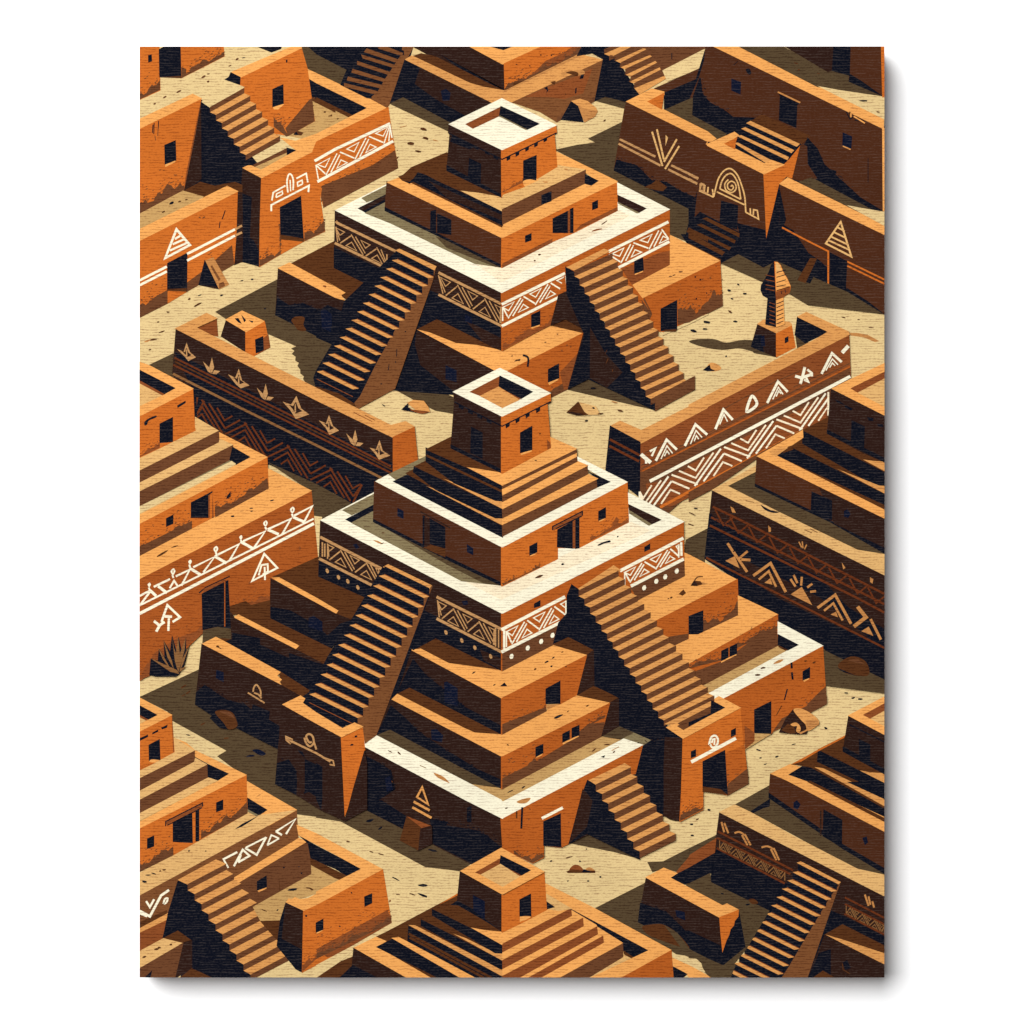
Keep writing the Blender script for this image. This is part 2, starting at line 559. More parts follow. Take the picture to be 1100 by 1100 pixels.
# =================================================================== top centre
part('tb', 'stepped_temple', 'stepped temple cut off by the top edge')
p('k', 'B1 515,50 825,50 1010,145 1010,292 620,105')
p('N', 'B1 660,90 850,225 1010,278 1010,290')
p('N', 'B1 475,120 730,240 950,345 715,470 395,357')
p('k', 'B1 560,160 840,300 950,345 800,420 640,330 530,250')
p('b', 'B1 505,106 562,88 640,105 1010,290 900,272 825,250')
p('t', 'B1 478,120 512,100 825,248 905,270 1010,288 1100,250 C1 0,355 B1 945,352')
p('n', 'B1 670,290 695,280 718,300 712,338 680,340')
p('T', 'B1 820,50 C1 210,50 0,145')
p('N', 'B1 930,50 1055,50 1003,70')
p('F', 'C1 8,142 210,50 425,50 420,95 12,292')
p('R', 'C1 90,250 170,190 230,130 330,85 380,50 425,50 420,95 130,235')
grime('B', 'C1 10,292 420,95', 11, 30); p('b', 'C1 60,245 200,225 140,250 60,275')
p('t', 'C1 0,292 B1 1005,292 C1 410,92 543,122 52,350 0,330')
p('y', 'C1 12,290 415,92 430,95 60,268 0,300')
p('M', 'C1 52,350 543,122 495,342 290,455 200,400')
p('R', 'C1 120,320 230,275 400,210 480,170 430,300 330,330 260,320', )
grime('B', 'C1 290,455 495,342', 6, 12)
blob('y', 'C1 310,195 345,182 380,180 430,178 440,196 405,208 360,196 330,205')
blob('b', 'C1 340,190 375,182 405,192 400,210 370,200')
p('N', 'C1 412,225 420,202 438,198 432,222', 'C1 220,272 240,266 245,288 232,300 238,285', 'C1 390,275 398,270 396,300 388,304')
p('b', 'C1 255,240 285,235 278,258', 'C1 335,295 340,310 335,310')
spots('N', 'C1 75,146 145,154 205,96 262,98 40,220', 1, .7)
part('ground')
p('O', 'C1 495,340 550,315 665,347 655,382', 'B1 395,357 465,325 725,465 710,505')
p('O', 'C1 282,605 400,580 500,566 462,545 645,455 600,715 1012,925 1000,1100 900,1060 890,920 600,770')
spots('b', 'B1 573,493 585,542 505,571 546,613', 4.2, 1.3, 18); spots('y', 'B1 640,555 467,480', 4, .5, 5)
spots('b', 'C1 547,447', 1.4, .8)
part('b2', 'boulder', 'tan boulder split by a dark hollow')
p('N', 'C1 315,442 370,342 408,368 432,455')
p('t', 'C1 370,343 415,333 455,345 500,380 508,402 488,425 440,456 425,400 405,366')
p('y', 'C1 405,366 435,385 470,390 508,395 495,425 440,456 422,410')
part('s2', 'staircase', 'apricot stair falling right from the top edge')
p('N', 'C1 400,100 425,50 600,50 650,180 735,305 668,348 550,318 495,342 540,118 480,85')
steps('t', 'B', 'C1 545,65 725,-15 572,101', 2, 5); steps('t', 'B', 'C1 572,100 745,26 600,132', 1, 5)
for q in ('C1 573,92 655,50 690,50 600,100', 'C1 605,125 770,52 775,66 635,138', 'C1 632,160 798,90 802,106 660,172', 'C1 660,200 820,125 832,138 690,212',
          'C1 682,238 845,158 858,172 708,248', 'C1 708,272 878,202 890,212 735,305'):
    p('t', q)
for q in ('C1 600,100 690,55 770,52 605,125', 'C1 635,138 775,66 798,90 632,160', 'C1 660,172 802,106 820,125 660,200', 'C1 690,212 832,138 845,158 682,238', 'C1 708,248 858,172 880,200 708,272'):
    p('B', q)
part('h7', 'house', 'brown house wall above the corner parapet')
p('B', 'C1 690,50 1090,50 1090,62 855,188 845,158 832,138 800,100 770,60')
l('N', .9, 'C1 908,85 908,118')
p('G', 'C1 860,180 1090,62 1075,160 885,236')
p('K', 'C1 815,276 1080,158 1058,222 868,302')
p('N', 'C1 868,300 1060,218 1040,322 868,392')
p('O', 'C1 868,392 1038,318 1030,420 1100,455 1100,520')

# =================================================================== top right
part('h8', 'house', 'dark house wall along the top right edge')
p('N', 'C1 1090,60 D1 90,55 1050,480 1050,1055 D2 1050,470 840,375 500,225 400,250 265,172 175,218 0,130 D1 0,520 20,420 10,320')
p('K', 'C1 1090,50 D1 130,50 1045,480 1045,935 1000,930 600,560 380,430 20,420 10,320 55,220 85,120')
p('N', 'C1 1060,220 D1 60,220 70,300 110,350 200,400 250,440 380,470 300,520 240,515 15,420 20,330')
p('N', 'D1 560,690 640,540 670,600 700,640 720,700 790,720 770,780 850,800 900,850 1045,935 1000,930 640,755')
p('N', 'D1 240,440 330,480 300,520 250,515'); p('T', 'D1 130,50 270,50 690,262 1045,435 1045,492')
p('n', 'D1 230,225 278,243 275,305 230,285')
p('n', 'D1 828,515 874,535 870,600 826,580'); p('t', 'D1 826,582 870,600 866,606 826,588')
door('D1 490,320 580,362 575,485 485,445')
l('y', 1.7, 'D1 477,294 598,352'); p('N', 'D1 480,302 596,358 580,365 492,322')
p('b', 'D1 860,400 872,402 870,440 858,425'); l('N', 1.2, 'D1 845,400 865,440 880,430', 'D1 890,445 920,450'); l('T', 1.4, 'D1 870,405 870,430', 'D1 885,425 945,462')
p('T', 'D1 1040,492 1050,490 1050,935 1043,932')
blob('N', 'D1 305,175 325,170 335,195 320,200'); l('N', .7, 'D1 240,150 262,130', 'D1 962,650 962,780')
part('ground')
p('O', 'D1 266,50 500,45 530,66 865,205 1045,322 690,266')
p('G', 'D1 690,262 800,285 1050,322 1050,440')
spots('N', 'D1 935,342', 4, 1.2, 0); spots('b', 'D1 575,140 590,175 695,195 1015,402', 2, .7, 10)
p('O', 'D1 0,340 20,325 15,420 200,520 150,560 0,462')
part('h9', 'house', 'dark house in the top right corner')
p('k', 'D1 515,50 780,50 770,180 745,185'); p('K', 'D1 865,50 1050,50 1050,322 860,236')
p('N', 'D1 865,200 930,240 1045,320 860,238'); p('F', 'D1 1033,50 1050,50 1050,320 1040,322')
door('D1 778,50 866,50 862,205 770,180')
part('g2', 'gatehouse', 'dark gatehouse with a spiral glyph over its door')
p('b', 'D1 300,470 392,415 650,532 600,575 580,575 330,455')
p('F', 'D1 602,573 575,590 530,650 505,672 520,745 560,760')
p('K', 'D1 602,573 680,610 720,740 640,780 556,760')
p('N', 'D1 635,540 690,600 760,760 700,770 640,680')
p('N', 'D1 240,520 320,455 600,575 540,650 500,690 410,680 250,590')
for q in ('D1 312,462 330,452 592,574 578,586', 'D1 284,492 302,486 562,608 550,620', 'D1 262,532 280,528 534,645 528,658', 'D1 243,568 262,568 440,662 420,678'):
    p('t', q)
p('K', 'D1 90,580 405,735 415,1080 D2 410,80 280,60 0,0 C2 1030,0 C1 1035,940 1050,800')
p('N', 'D2 260,0 500,60 490,200 280,80')
p('F', 'D1 402,733 512,684 525,745 482,790 415,1080')
p('T', 'D1 90,578 245,510 268,528 192,572 408,680 440,660 512,685 403,735')
p('F', 'D1 192,572 258,540 250,562 245,600')
door('D1 175,880 262,905 258,1030 165,1010')
sub('spiral_glyph')
curve('U', 1.6, 'P9 582,500 596,440 612,388 645,345 682,335 720,370 745,430 764,500 770,590')
l('U', 1.6, 'P9 582,502 500,465 509,425 530,434 526,468', 'P9 550,442 546,480', 'P9 575,455 580,500', 'P9 770,590 845,630 838,580 816,574 814,606', 'P9 796,566 798,600', 'P9 600,470 762,546')
l('U', 1.6, 'P9 618,452 740,514'); curve('U', 1.6, 'P9 618,452 630,408 656,372 690,366 724,420 741,514')
curve('U', 1.5, 'P9 682,440 690,432 698,446 685,460 666,450 664,424 686,408 708,422 713,452 690,474 656,462 647,425 668,398')
part('fw', 'house', 'dark house wall with a fan glyph on a double line')
p('K', 'C1 665,348 1100,552 D1 95,580 60,800 C1 1050,800 1010,925 598,715 655,382')
p('N', 'C1 612,660 720,690 800,770 880,780 960,830 1030,860 1010,925 598,715')
p('b', 'C1 765,805 800,790 830,768 880,805 860,825 820,820')
p('T', 'C1 665,346 800,278 866,294 866,310 780,347 1100,508 D1 145,545 120,560 0,510 C1 1100,560')
p('F', 'C1 780,346 865,302 853,386'); p('T', 'C1 1090,575 1100,580 1100,560')
sub('fan_glyph')
l('w', 2.4, 'C1 628,548 820,642', 'C1 622,572 848,690', 'C1 905,688 1050,758', 'C1 888,710 1045,788', 'D1 0,735 50,762', 'D1 0,762 45,788')
l('U', 2.0, 'C1 802,508 858,692', 'C1 828,495 866,660', 'C1 935,548 866,670', 'C1 948,585 872,708'); p('U', 'C1 875,525 888,540 874,585')
l('w', 2, 'C1 1062,785 1080,792 1078,832', 'C1 1062,785 1060,822 1100,842')
part('fw2', 'house', 'dark house wall with a ladder triangle')
p('K', 'D1 488,788 525,755 1050,1055 D2 1050,488 840,382 500,210 490,0')
p('N', 'D1 485,800 520,980 490,1060', 'D2 490,0 560,40 640,160 700,200 840,330 850,385 500,212')
p('N', 'D2 850,350 960,420 1050,488 840,385')
p('T', 'D1 488,788 530,755 830,902 1050,1012 1050,1060')
l('F', 1.8, 'D1 500,1022 600,1075 D2 752,152', 'D2 850,205 1050,302', 'D2 850,228 1050,325', 'D2 748,152 748,330')
p('N', 'D2 758,158 848,205 840,370 760,340')
sub('ladder_triangle')
l('U', 2.0, 'D2 815,-8 735,108 872,178', closed=True); l('U', 1.8, 'D2 795,20 836,42', 'D2 780,48 842,78', 'D2 765,72 852,114', 'D2 752,92 860,142')
part('ground')
p('O', 'D1 590,778 658,755 1000,935 850,905')
p('G', 'D1 845,902 930,920 1050,940 1050,1012')
p('O', 'D2 175,215 265,168 400,240 470,205 850,370 1045,488 640,438 545,380')
part('lean2', 'plank', 'brown slab leaning on the dark wall')
p('N', 'D2 585,300 660,190 690,240 650,320'); p('b', 'D2 585,305 652,188 685,190 625,318')
part('s3', 'staircase', 'short shadowed stair below the spiral gatehouse')
p('N', 'C1 985,1060 D1 0,1000 60,940 290,1060 D2 290,70 170,200 0,120 C2 960,60')
for q in ('D1 75,975 95,970 270,1055 268,1072', 'D1 45,1008 65,1003 248,1092 244,1105', 'D1 0,1030 20,1035 225,1130 215,1142', 'D2 0,50 10,55 190,155 178,170 0,78', 'D2 0,108 80,150 170,195 155,205 0,130', 'C2 1000,25 1100,75 1100,95 990,45'):
    p('b', q)
# =================================================================== upper temple
part('ground')
# shadow the temple throws to its left, with the saw-tooth of the stair
p('O', 'A2 460,475 785,305 800,300 1100,640 B2 120,640 0,830 A2 1000,890 948,862 930,835 935,820 915,805 915,785 900,765 908,748 888,735 890,715 870,700 885,685 868,672 895,660 740,592 515,512')
spots('N', 'A2 723,458', 2.2, 1.2)
p('O', 'B2 420,890 530,835 745,940 738,1022 700,1015 640,1005 600,985 585,960 545,955 520,945')
p('O', 'C2 345,892 465,832 825,1005 700,975')
p('G', 'C2 760,410 1100,400 1100,490 1000,540 860,600')

part('t1', 'stepped_temple', 'upper stepped temple with a cream terrace and two flanking stairs')
# lower plinth, left
p('b', 'A2 868,214 B2 95,97 95,240 295,335 215,450 150,400 A2 1000,290')
p('k', 'A2 795,240 1100,395 1100,655 780,492', 'B2 0,345 220,445 260,470 90,652 0,610')
p('N', 'A2 780,492 790,400 850,440 930,430 1020,470 1040,520 1100,540 1100,655', 'B2 0,480 60,440 130,470 220,445 92,652 0,612')
p('T', 'A2 795,240 855,212 1100,342 B2 60,315 152,372 130,385 150,412 125,405 0,345 A2 1100,397')
p('R', 'A2 1035,332 1055,340 1050,345 1035,340'); spots('R', 'B2 45,336', 1.6, .9, 20)
blob('b', 'A2 865,520 890,500 935,505 930,545 945,575 905,575 880,545')
p('n', 'A2 1030,480 1075,500 1075,580 1030,560', 'B2 25,470 50,465 80,490 80,550 30,535')
# lower plinth, right
p('T', 'C2 690,325 895,218 895,62 1100,165 D2 165,200 0,282 C2 755,408')
p('E', 'C2 750,405 1100,235 D2 167,205 180,442 C2 1100,482 865,582 800,575 640,400 620,250 690,325')
grime('B', 'C2 940,545 1100,490 D2 0,532 180,442', 30, 30); p('B', 'D2 95,485 90,440 178,420 180,442')
spots('N', 'C2 1035,288 1062,303 1040,405 D2 32,288 60,302 40,405 95,375', 1.1, .8); spots('B', 'C2 955,260 900,285 920,278', 2, .7)
door('C2 850,460 935,414 935,572 850,577'); p('b', 'C2 865,572 935,568 930,582 868,582')
p('B', 'C2 745,410 765,440 800,490 785,520 760,470')
# lower plinth, front
p('N', 'B2 600,262 995,400 995,690 960,790 740,920 400,895 490,565')
p('k', 'B2 540,580 960,790 745,905 560,760 530,650')
p('k', 'B2 600,610 960,790 800,880 640,770')
p('b', 'B2 540,570 655,512 985,680 860,655 750,648')
p('T', 'B2 540,570 600,585 750,645 860,655 990,682 C2 0,680 0,640 265,546 435,585 30,790 0,780 B2 985,780 960,790')
p('b', 'C2 260,548 335,508 455,570 435,588')
p('E', 'C2 28,793 435,587 352,890 255,938 200,900 30,810')
grime('B', 'C2 240,935 352,890', 10, 8); p('B', 'C2 262,900 385,820 352,890 255,938')
p('R', 'C2 310,800 410,690 352,890 330,890')
p('k', 'C2 435,587 455,570 470,700 430,840 350,890')
p('n', 'B2 695,765 750,790 750,850 695,835')
spots('N', 'C2 230,638', 1.4, .8); spots('B', 'C2 295,595 B2 1050,712', 1.4, .8); spots('N', 'B2 1080,735', 3, 1, 0)
curve('N', 2.2, 'C2 108,708 132,716 138,735 134,770'); spots('b', 'C2 82,735', 2.4, .7, 0); spots('R', 'C2 345,655 365,662 318,683', 1, 1.6)
window('C2 245,785 300,755 302,830 245,852', 'C2 243,856 302,832 296,842 250,868')
# terrace block faces
p('k', 'B1 100,932 B2 995,372 995,682 960,670 655,512 290,335 95,238 100,-65')
p('N', 'B2 95,130 380,262 700,400 995,560 995,682 655,515 95,238')
p('k', 'B2 800,520 995,620 995,680 900,640')
p('E', 'B2 992,372 C1 895,926 C2 895,220 690,325 335,500 0,682 B2 995,682')
grime('R', 'C2 0,680 330,510', 13, 30); grime('R', 'C2 690,325 895,222', 9, 18)
p('R', 'C2 640,245 700,225 840,160 895,150 895,222 695,328')
p('n', 'B2 798,490 835,505 835,540 798,525')
window('C2 155,492 200,472 200,542 155,556', 'C2 150,560 200,544 197,552 158,565')
window('C2 708,205 752,186 756,252 708,268', 'C2 708,272 756,254 750,262 712,277')
sub('frieze', 'tan chevron frieze')
l('w', 2.8, 'B1 104,988 112,998 B2 430,152', 'B2 98,105 385,246')
frieze('w', 'B2 104,98 378,236 104,15', 2, 1.2, .6, flip=True)
sub('frieze', 'tan chevron frieze')
l('w', 2.8, 'B2 655,264 990,432', 'B2 655,382 995,552')
frieze('w', 'B2 655,372 990,540 655,275', 2.3, 1.2, .7, flip=True)
sub('frieze', 'cream chevron frieze')
l('C', 3.0, 'B2 995,435 C2 335,268', 'B2 995,552 C2 335,380')
frieze('C', 'C2 0,528 335,362 0,445', 2.3, 1.35, .2)
sub('frieze', 'cream chevron frieze')
l('C', 3.0, 'C2 568,152 890,-8', 'C2 622,238 895,98')
frieze('C', 'C2 590,238 892,92 570,165', 2, 1.35, .3)
sub()
p('E', 'C2 300,385 335,270 340,380'); p('R', 'C2 262,545 300,385 338,378 338,500')
# terrace top
p('C', 'B1 102,930 380,790 640,740 C1 610,780 895,925 B2 995,372')
p('c', 'B2 850,215 995,238 C1 265,1098 620,930 680,960 C2 0,312 B2 990,312')
spots('b', 'C2 198,168 172,200', 1.8, .8, 0); spots('R', 'C2 505,35', 6, 1.4, -20); spots('b', 'C1 545,997', 3.4, .9, -20)
p('o', 'B1 245,865 385,795 385,850 270,885'); p('N', 'B1 225,920 375,845 372,890 265,942')
p('k', 'B1 232,922 372,852 370,868 250,932')
p('o', 'B1 262,945 385,880 700,1060 B2 720,95 995,238 850,216 400,0')
p('O', 'B2 720,95 995,238 960,232 700,130 640,70')
p('k', 'C1 615,848 770,920 730,943 620,885'); p('o', 'C1 618,885 732,942 722,948 620,895')
# upper block with doors
p('K', 'B1 378,776 1000,1068 B2 995,238 720,100 B1 368,930')
p('N', 'B1 368,915 720,1090 B2 995,225 995,238 B1 720,1100 368,932')
p('F', 'C1 -5,1066 612,774 616,932 380,1052 265,1100 C2 265,102 0,237 B2 993,238')
p('R', 'C2 0,200 265,75 265,102 0,237', 'C1 385,1045 420,1010 614,915 616,932')
p('F', 'C2 0,190 265,60 265,80 0,212')
p('N', 'B1 615,935 640,930 640,1048 612,1045'); p('N', 'C1 362,925 378,918 378,1050 362,1050')
door('B1 650,950 722,982 722,1060 650,1050'); door('C1 270,975 350,935 350,1050 270,1050')
l('N', 1.1, 'B1 608,948 725,990'); p('R', 'C1 350,935 362,928 362,1052 350,1050')
window('C1 480,888 512,874 512,918 480,930'); window('C2 120,67 155,52 155,92 120,104')
# its roof
p('b', 'B1 440,765 510,700 700,620 998,860 1000,1035')
p('T', 'B1 380,780 445,755 1000,1028 C1 0,1002 440,783 442,740 510,775 300,625 290,615 612,778 -3,1078')
p('T', 'C1 285,615 615,775 612,782 500,772 440,715 290,690')
p('N', 'B1 545,728 640,760 1000,935 1000,1012 520,775 500,785 460,770 520,765'); p('k', 'B1 600,770 720,830 1000,960 1000,985 700,860')
p('b', 'B1 560,722 705,630 700,715 990,860 870,845 780,825 1000,935 640,765')
p('b', 'B1 442,750 480,735 540,728 500,775 460,768')
p('U', 'B1 775,825 870,838 990,860 C1 0,840 300,690 440,712 445,716 0,928 B1 1000,935')
p('B', 'C1 -2,926 445,714 442,785 0,1005')
p('N', 'C1 443,738 512,772 476,796 442,786')
window('C1 210,850 260,830 260,880 210,898')
spots('y', 'C1 340,710 230,778', 2.4, .9, 0)
# tower
p('k', 'B1 718,500 998,640 995,860 700,715')
p('N', 'B1 700,690 990,845 995,862 700,717', 'B1 730,530 850,590 820,600 720,560')
p('F', 'B1 993,640 C1 276,510 292,696 110,806 0,845 B1 993,866')
grime('R', 'C1 0,835 110,780', 4, 8)
p('k', 'B1 712,468 997,603 997,657 708,515'); p('F', 'B1 993,603 C1 285,475 290,514 0,656 B1 993,657')
l('N', 1.3, 'B1 712,517 997,657 C1 290,514')
p('N', *['B1 %d,%d %d,%d %d,%d %d,%d' % (x, y, x + 25, y + 12, x + 25, y + 26, x, y + 14) for x, y in ((735, 527), (790, 553), (845, 582), (905, 610), (950, 635))])
p('N', *['C1 %d,%d %d,%d %d,%d %d,%d' % (x, y, x + 22, y - 11, x + 20, y + 8, x + 2, y + 18) for x, y in ((20, 648), (68, 625), (120, 598), (168, 575), (218, 548))])
door('B1 822,652 882,682 880,780 815,750'); door('C1 112,665 180,636 180,770 112,772')
blob('T', 'C1 112,772 145,764 180,770 180,760 195,765 180,775 125,800 112,792')
p('C', 'B1 712,468 995,330 C1 288,473 B1 997,605')
p('R', 'B1 803,468 985,378 978,425 840,490'); p('N', 'B1 990,372 C1 196,466 132,496 -18,425'); p('o', 'B1 978,425 985,421 C1 132,496 125,500')
# stairs
sub('staircase', 'left stair in shadow with lit treads')
p('N', 'B2 430,150 640,240 420,890 240,960 205,975 0,890 A2 985,830 1000,790 1090,640 B2 150,420')
p('M', 'B2 642,236 622,310 420,888 220,996 205,965 235,930 320,760 560,330 600,270')
steps('t', 'N', 'B2 435,152 630,248 404,198', 15, 8.3, edge='R')
p('b', 'B2 0,878 120,915 200,968 218,998 0,895')
p('t', 'B2 428,146 445,138 642,232 632,250')
l('N', .8, 'B2 432,675 430,715', 'B2 390,755 386,790', 'B2 425,740 425,750'); spots('N', 'B2 478,582 348,862', 1.2, .7)
sub('staircase', 'right stair in the light with a dark side')
p('k', 'C2 258,548 300,385 345,365 420,560 335,512')
p('N', 'C2 338,235 385,262 560,560 820,935 820,1005 460,835 350,890 440,600 345,380')
p('k', 'C2 470,560 550,700 640,800 560,880 470,830'); spots('b', 'C2 555,690 560,740 590,790', .6, 3, 15)
p('t', 'C2 345,236 545,138 572,150 385,252')
steps('t', 'B', 'C2 385,252 590,160 412.3,298', 16, 6.6)
p('B', 'C2 755,410 800,490 800,480 760,400')
p('B', 'C2 820,932 1030,822 1030,892 820,1005')
sub()
# things on the sand round it
part('b3', 'boulder', 'flat tan stone between the stair foot and the tower')
p('t', 'B2 490,965 520,950 575,955 598,985 608,1012 540,1005')
p('N', 'B2 455,1000 495,962 490,985 540,1018'); blob('R', 'B2 500,1000 545,1003 605,1012 560,1022')
part('b4', 'boulder', 'dark pointed stone on pale sand')
p('b', 'C2 345,1015 405,960 440,1015 462,1028 400,1030'); p('k', 'C2 345,1015 370,1010 440,1028 400,1032'); p('U', 'C2 412,962 500,985 520,1025 462,1026 440,1010')
part('ground')
spots('N', 'C2 488,992 B2 360,977', 2.6, .8, 30); spots('b', 'C2 630,1005 525,1022', 3, .8, 0); spots('N', 'C2 450,1060', 2, 1, 0)
spots('N', 'C2 485,885', 3, .9, 5); spots('y', 'C2 600,960', 3, .5, 0)
spots('N', 'D2 265,328 300,377 215,360 230,404', 2, .9, 15); spots('N', 'D2 95,530 250,527 25,577 85,567', 4, 1.1, 0); spots('N', 'D2 200,714', 1.4, 1)
spots('b', 'D2 830,505 912,517 980,560 220,475', 3, .8, 20)
p('y', 'D2 865,590 900,590 960,600 1020,632 1000,635 940,610 870,600')
blob('O', 'D2 0,635 60,620 140,622 200,640 300,625 400,640 430,700 350,690 270,672 180,680 80,665')
p('O', 'D2 300,626 400,640 470,718 350,695')
part('b10', 'boulder', 'small tan stone in the sun below the idol')
blob('t', 'D2 100,765 120,748 150,755 175,778 150,793 115,793'); p('N', 'D2 74,788 112,758 118,780 145,792 100,795')
part('statue', 'statue', 'carved bulbous idol on a square plinth')
p('k', 'D2 370,540 400,520 470,575 470,718 335,660'); p('F', 'D2 470,585 550,540 572,665 470,718')
p('N', 'D2 340,640 360,600 390,600 400,690 335,662'); p('n', 'D2 385,610 405,600 410,660 390,660')
p('t', 'D2 370,540 400,518 540,530 552,545 470,588'); p('N', 'D2 515,615 535,605 535,635 515,645')
p('N', 'D2 425,395 470,400 470,555 412,540'); p('T', 'D2 470,405 505,395 512,540 470,555')
for y in (425, 445, 467, 490, 512, 532):
    l('N', .9, f'D2 470,{y + 8} 508,{y - 8}'); l('R', .8, f'D2 432,{y} 462,{y + 10}')
sub('head')
p('N', 'D2 460,207 443,224 430,262 408,302 389,332 386,358 398,386 432,405 470,410')
p('F', 'D2 460,207 476,210 492,226 505,260 528,298 545,338 540,370 502,398 470,410')
p('T', 'D2 465,209 476,211 490,226 504,262 527,300 543,336 470,362'); p('U', 'D2 467,210 488,222 495,250 470,262'); p('R', 'D2 470,370 540,345 540,372 500,398 470,410')
for a, b in ((265, 250), (290, 275), (318, 303), (340, 330)):
    l('N', .9, f'D2 470,{a} 520,{b}')
    l('R', .8, f'D2 412,{a + 12} 460,{a + 22}')
l('b', 1, 'D2 470,362 540,340'); l('N', .8, 'D2 495,365 498,380', 'D2 515,355 520,372')
# =================================================================== right frieze wall
part('ground')
p('O', 'D2 570,590 582,610 640,640 585,680')
part('wr', 'frieze_wall', 'rust brown wall painted with cream triangles and a chevron frieze')
p('N', 'D2 583,500 752,582 625,642 570,600')
p('R', 'C3 740,180 1100,0 D3 0,20 D2 0,1030 858,595 868,828 765,890 760,945 745,1050 610,1110 D3 610,115 0,455 C3 880,560 735,470')
p('B', 'C3 738,340 D2 862,778 866,822 C3 790,382 738,372')
l('E', 1.5, 'C3 750,330 D2 864,770'); l('B', 1.2, 'C3 745,318 D2 862,752', 'C3 742,300 D2 700,835')
l('B', 1.0, 'D2 160,1010 420,870 600,790', 'C3 760,235 900,160', 'C3 760,310 1090,150', 'D2 560,880 750,790')
p('B', 'C3 735,370 790,380 1100,225 D3 0,262 770,-160 755,40 0,455 C3 880,560 735,470')
p('R', 'C3 770,400 860,390 1100,260 1100,420 900,520 790,500', 'D3 0,300 600,0 745,-70 735,45 600,110 0,430')
p('t', 'C3 580,88 630,62 745,112 1050,-40 1100,-65 1100,-10 740,182')
p('t', 'D2 0,975 690,618 748,582 583,502 630,478 858,583 860,598 0,1035')
p('N', 'C3 577,88 738,175 735,470 553,325')
l('x', 2.6, 'C3 575,160 735,245', 'C3 572,195 732,278')
sub('frieze')
l('C', 3.4, 'C3 790,385 D2 866,822')
l('F', 3.0, 'C3 845,525 D3 610,112')
frieze('C', 'C3 735,575 D3 748,40 C3 735,432', 3.6, 2.0, .05, col2='c', style=1)
sub('triangle_motif')
def tri(col, w, s):
    l(col, w, s)
l('C', 2.7, 'C3 822,275 880,162 935,215', 'C3 978,195 1035,80 1098,135', 'D3 142,105 185,0 D2 235,1055', 'D2 420,965 478,850 530,905', 'D2 712,808 768,698 820,745')
l('C', 1.3, 'C3 850,265 882,195 912,235', 'C3 868,250 882,222 895,240', 'C3 1008,185 1038,112 1070,150', 'C3 1028,170 1040,140 1052,158',
  'D3 165,80 188,25 D2 207,1065', 'D2 450,945 480,880 505,918', 'D2 468,930 482,900 495,915', 'D2 735,790 770,728 800,760', 'D2 755,775 770,750 785,765')
l('C', 4, 'C3 742,240 795,285', 'D2 822,695 856,658'); l('C', 2.4, 'C3 770,262 770,290', 'C3 790,225 820,208 800,250')
curve('C', 3, 'D2 310,1010 330,940 345,930 365,965 350,990', closed=True)
l('C', 3, 'D2 570,820 605,830 660,810', 'D2 622,772 612,815 598,862'); l('C', 2.4, 'D2 635,785 660,805 660,822', 'D2 618,840 640,850 625,820')

# =================================================================== left frieze wall
part('shrine', 'shrine', 'small tapered hut with a dark glyph on its roof')
p('k', 'A2 515,520 622,580 622,692 488,606'); p('F', 'A2 620,580 720,525 750,665 662,712 620,692'); p('T', 'A2 513,517 600,470 718,525 622,582')
p('R', 'A2 712,620 740,600 750,665 690,697'); p('N', 'A2 560,510 580,508 600,540 580,532', 'A2 595,488 622,520 612,532', 'A2 635,520 662,525 655,535')
door('A2 672,625 712,608 715,680 676,696')
part('ground')
p('O', 'A2 100,762 230,700 245,850 330,885')
part('wl', 'frieze_wall', 'long dark wall painted with flowers and a rust chevron frieze')
p('R', 'A2 355,560 462,510 470,606 440,600')
p('k', 'A2 246,570 370,575 1000,895 B2 410,1100 B3 412,145 412,335 322,372 305,455 180,502 A3 1100,440 740,285 340,40 A2 228,805')
p('N', 'A2 238,690 345,910 350,1040 A3 340,45 520,120 740,240 740,290 1100,450 B3 180,505 310,455 320,370 410,330 410,290 0,85')
p('t', 'A2 243,565 410,483 466,510 355,560 1000,885 B2 400,1085 480,1065 525,1092 412,1150 0,950')
p('t', 'B2 0,885 400,1085 475,1065 525,1095 B3 412,150 B2 0,950')
p('E', 'B3 412,148 525,95 543,268 412,335')
l('R', .8, 'B2 200,1015 300,1065', 'B2 260,1030 315,1058')
l('x', 2.0, 'A2 238,722 985,1092 B3 400,305', 'A2 232,760 B3 410,345')
l('b', 1.6, 'A2 240,742 B3 405,322')
l('z', 2.6, 'A2 230,808 610,1000 B3 0,192 350,367')
sub('frieze', 'rust chevron frieze')
frieze('x', 'A3 345,55 B3 240,530 A2 350,920', 3.9, 1.9, .15, flip=True, style=1)
p('N', 'A2 345,912 350,1100 360,1100 352,912')
sub('flower_motif')
for q in ('P8 605,285 628,345 665,372 602,394 576,352 540,312 580,326', 'P8 995,492 1010,542 1045,565 992,585 974,556 948,528 978,536',
          'P8 758,375 776,425 805,448 760,468 744,438 710,400 744,414', 'P8 335,158 350,212 385,236 344,250 322,232 284,184 318,200', 'P8 90,35 106,80 134,104 98,122 80,100 45,66 76,78'):
    P = pts(q)
    lay('w', [P])
    cx, cy = sum(v[0] for v in P) / len(P), sum(v[1] for v in P) / len(P)
    lay('k', [[(cx + (x - cx) * .52, cy + (y - cy) * .52) for x, y in P]])
    lay('w', [[(cx - .7, cy + 5), (cx - .5, cy - 3), (cx + .6, cy - 4.5), (cx + .9, cy + 5)]])
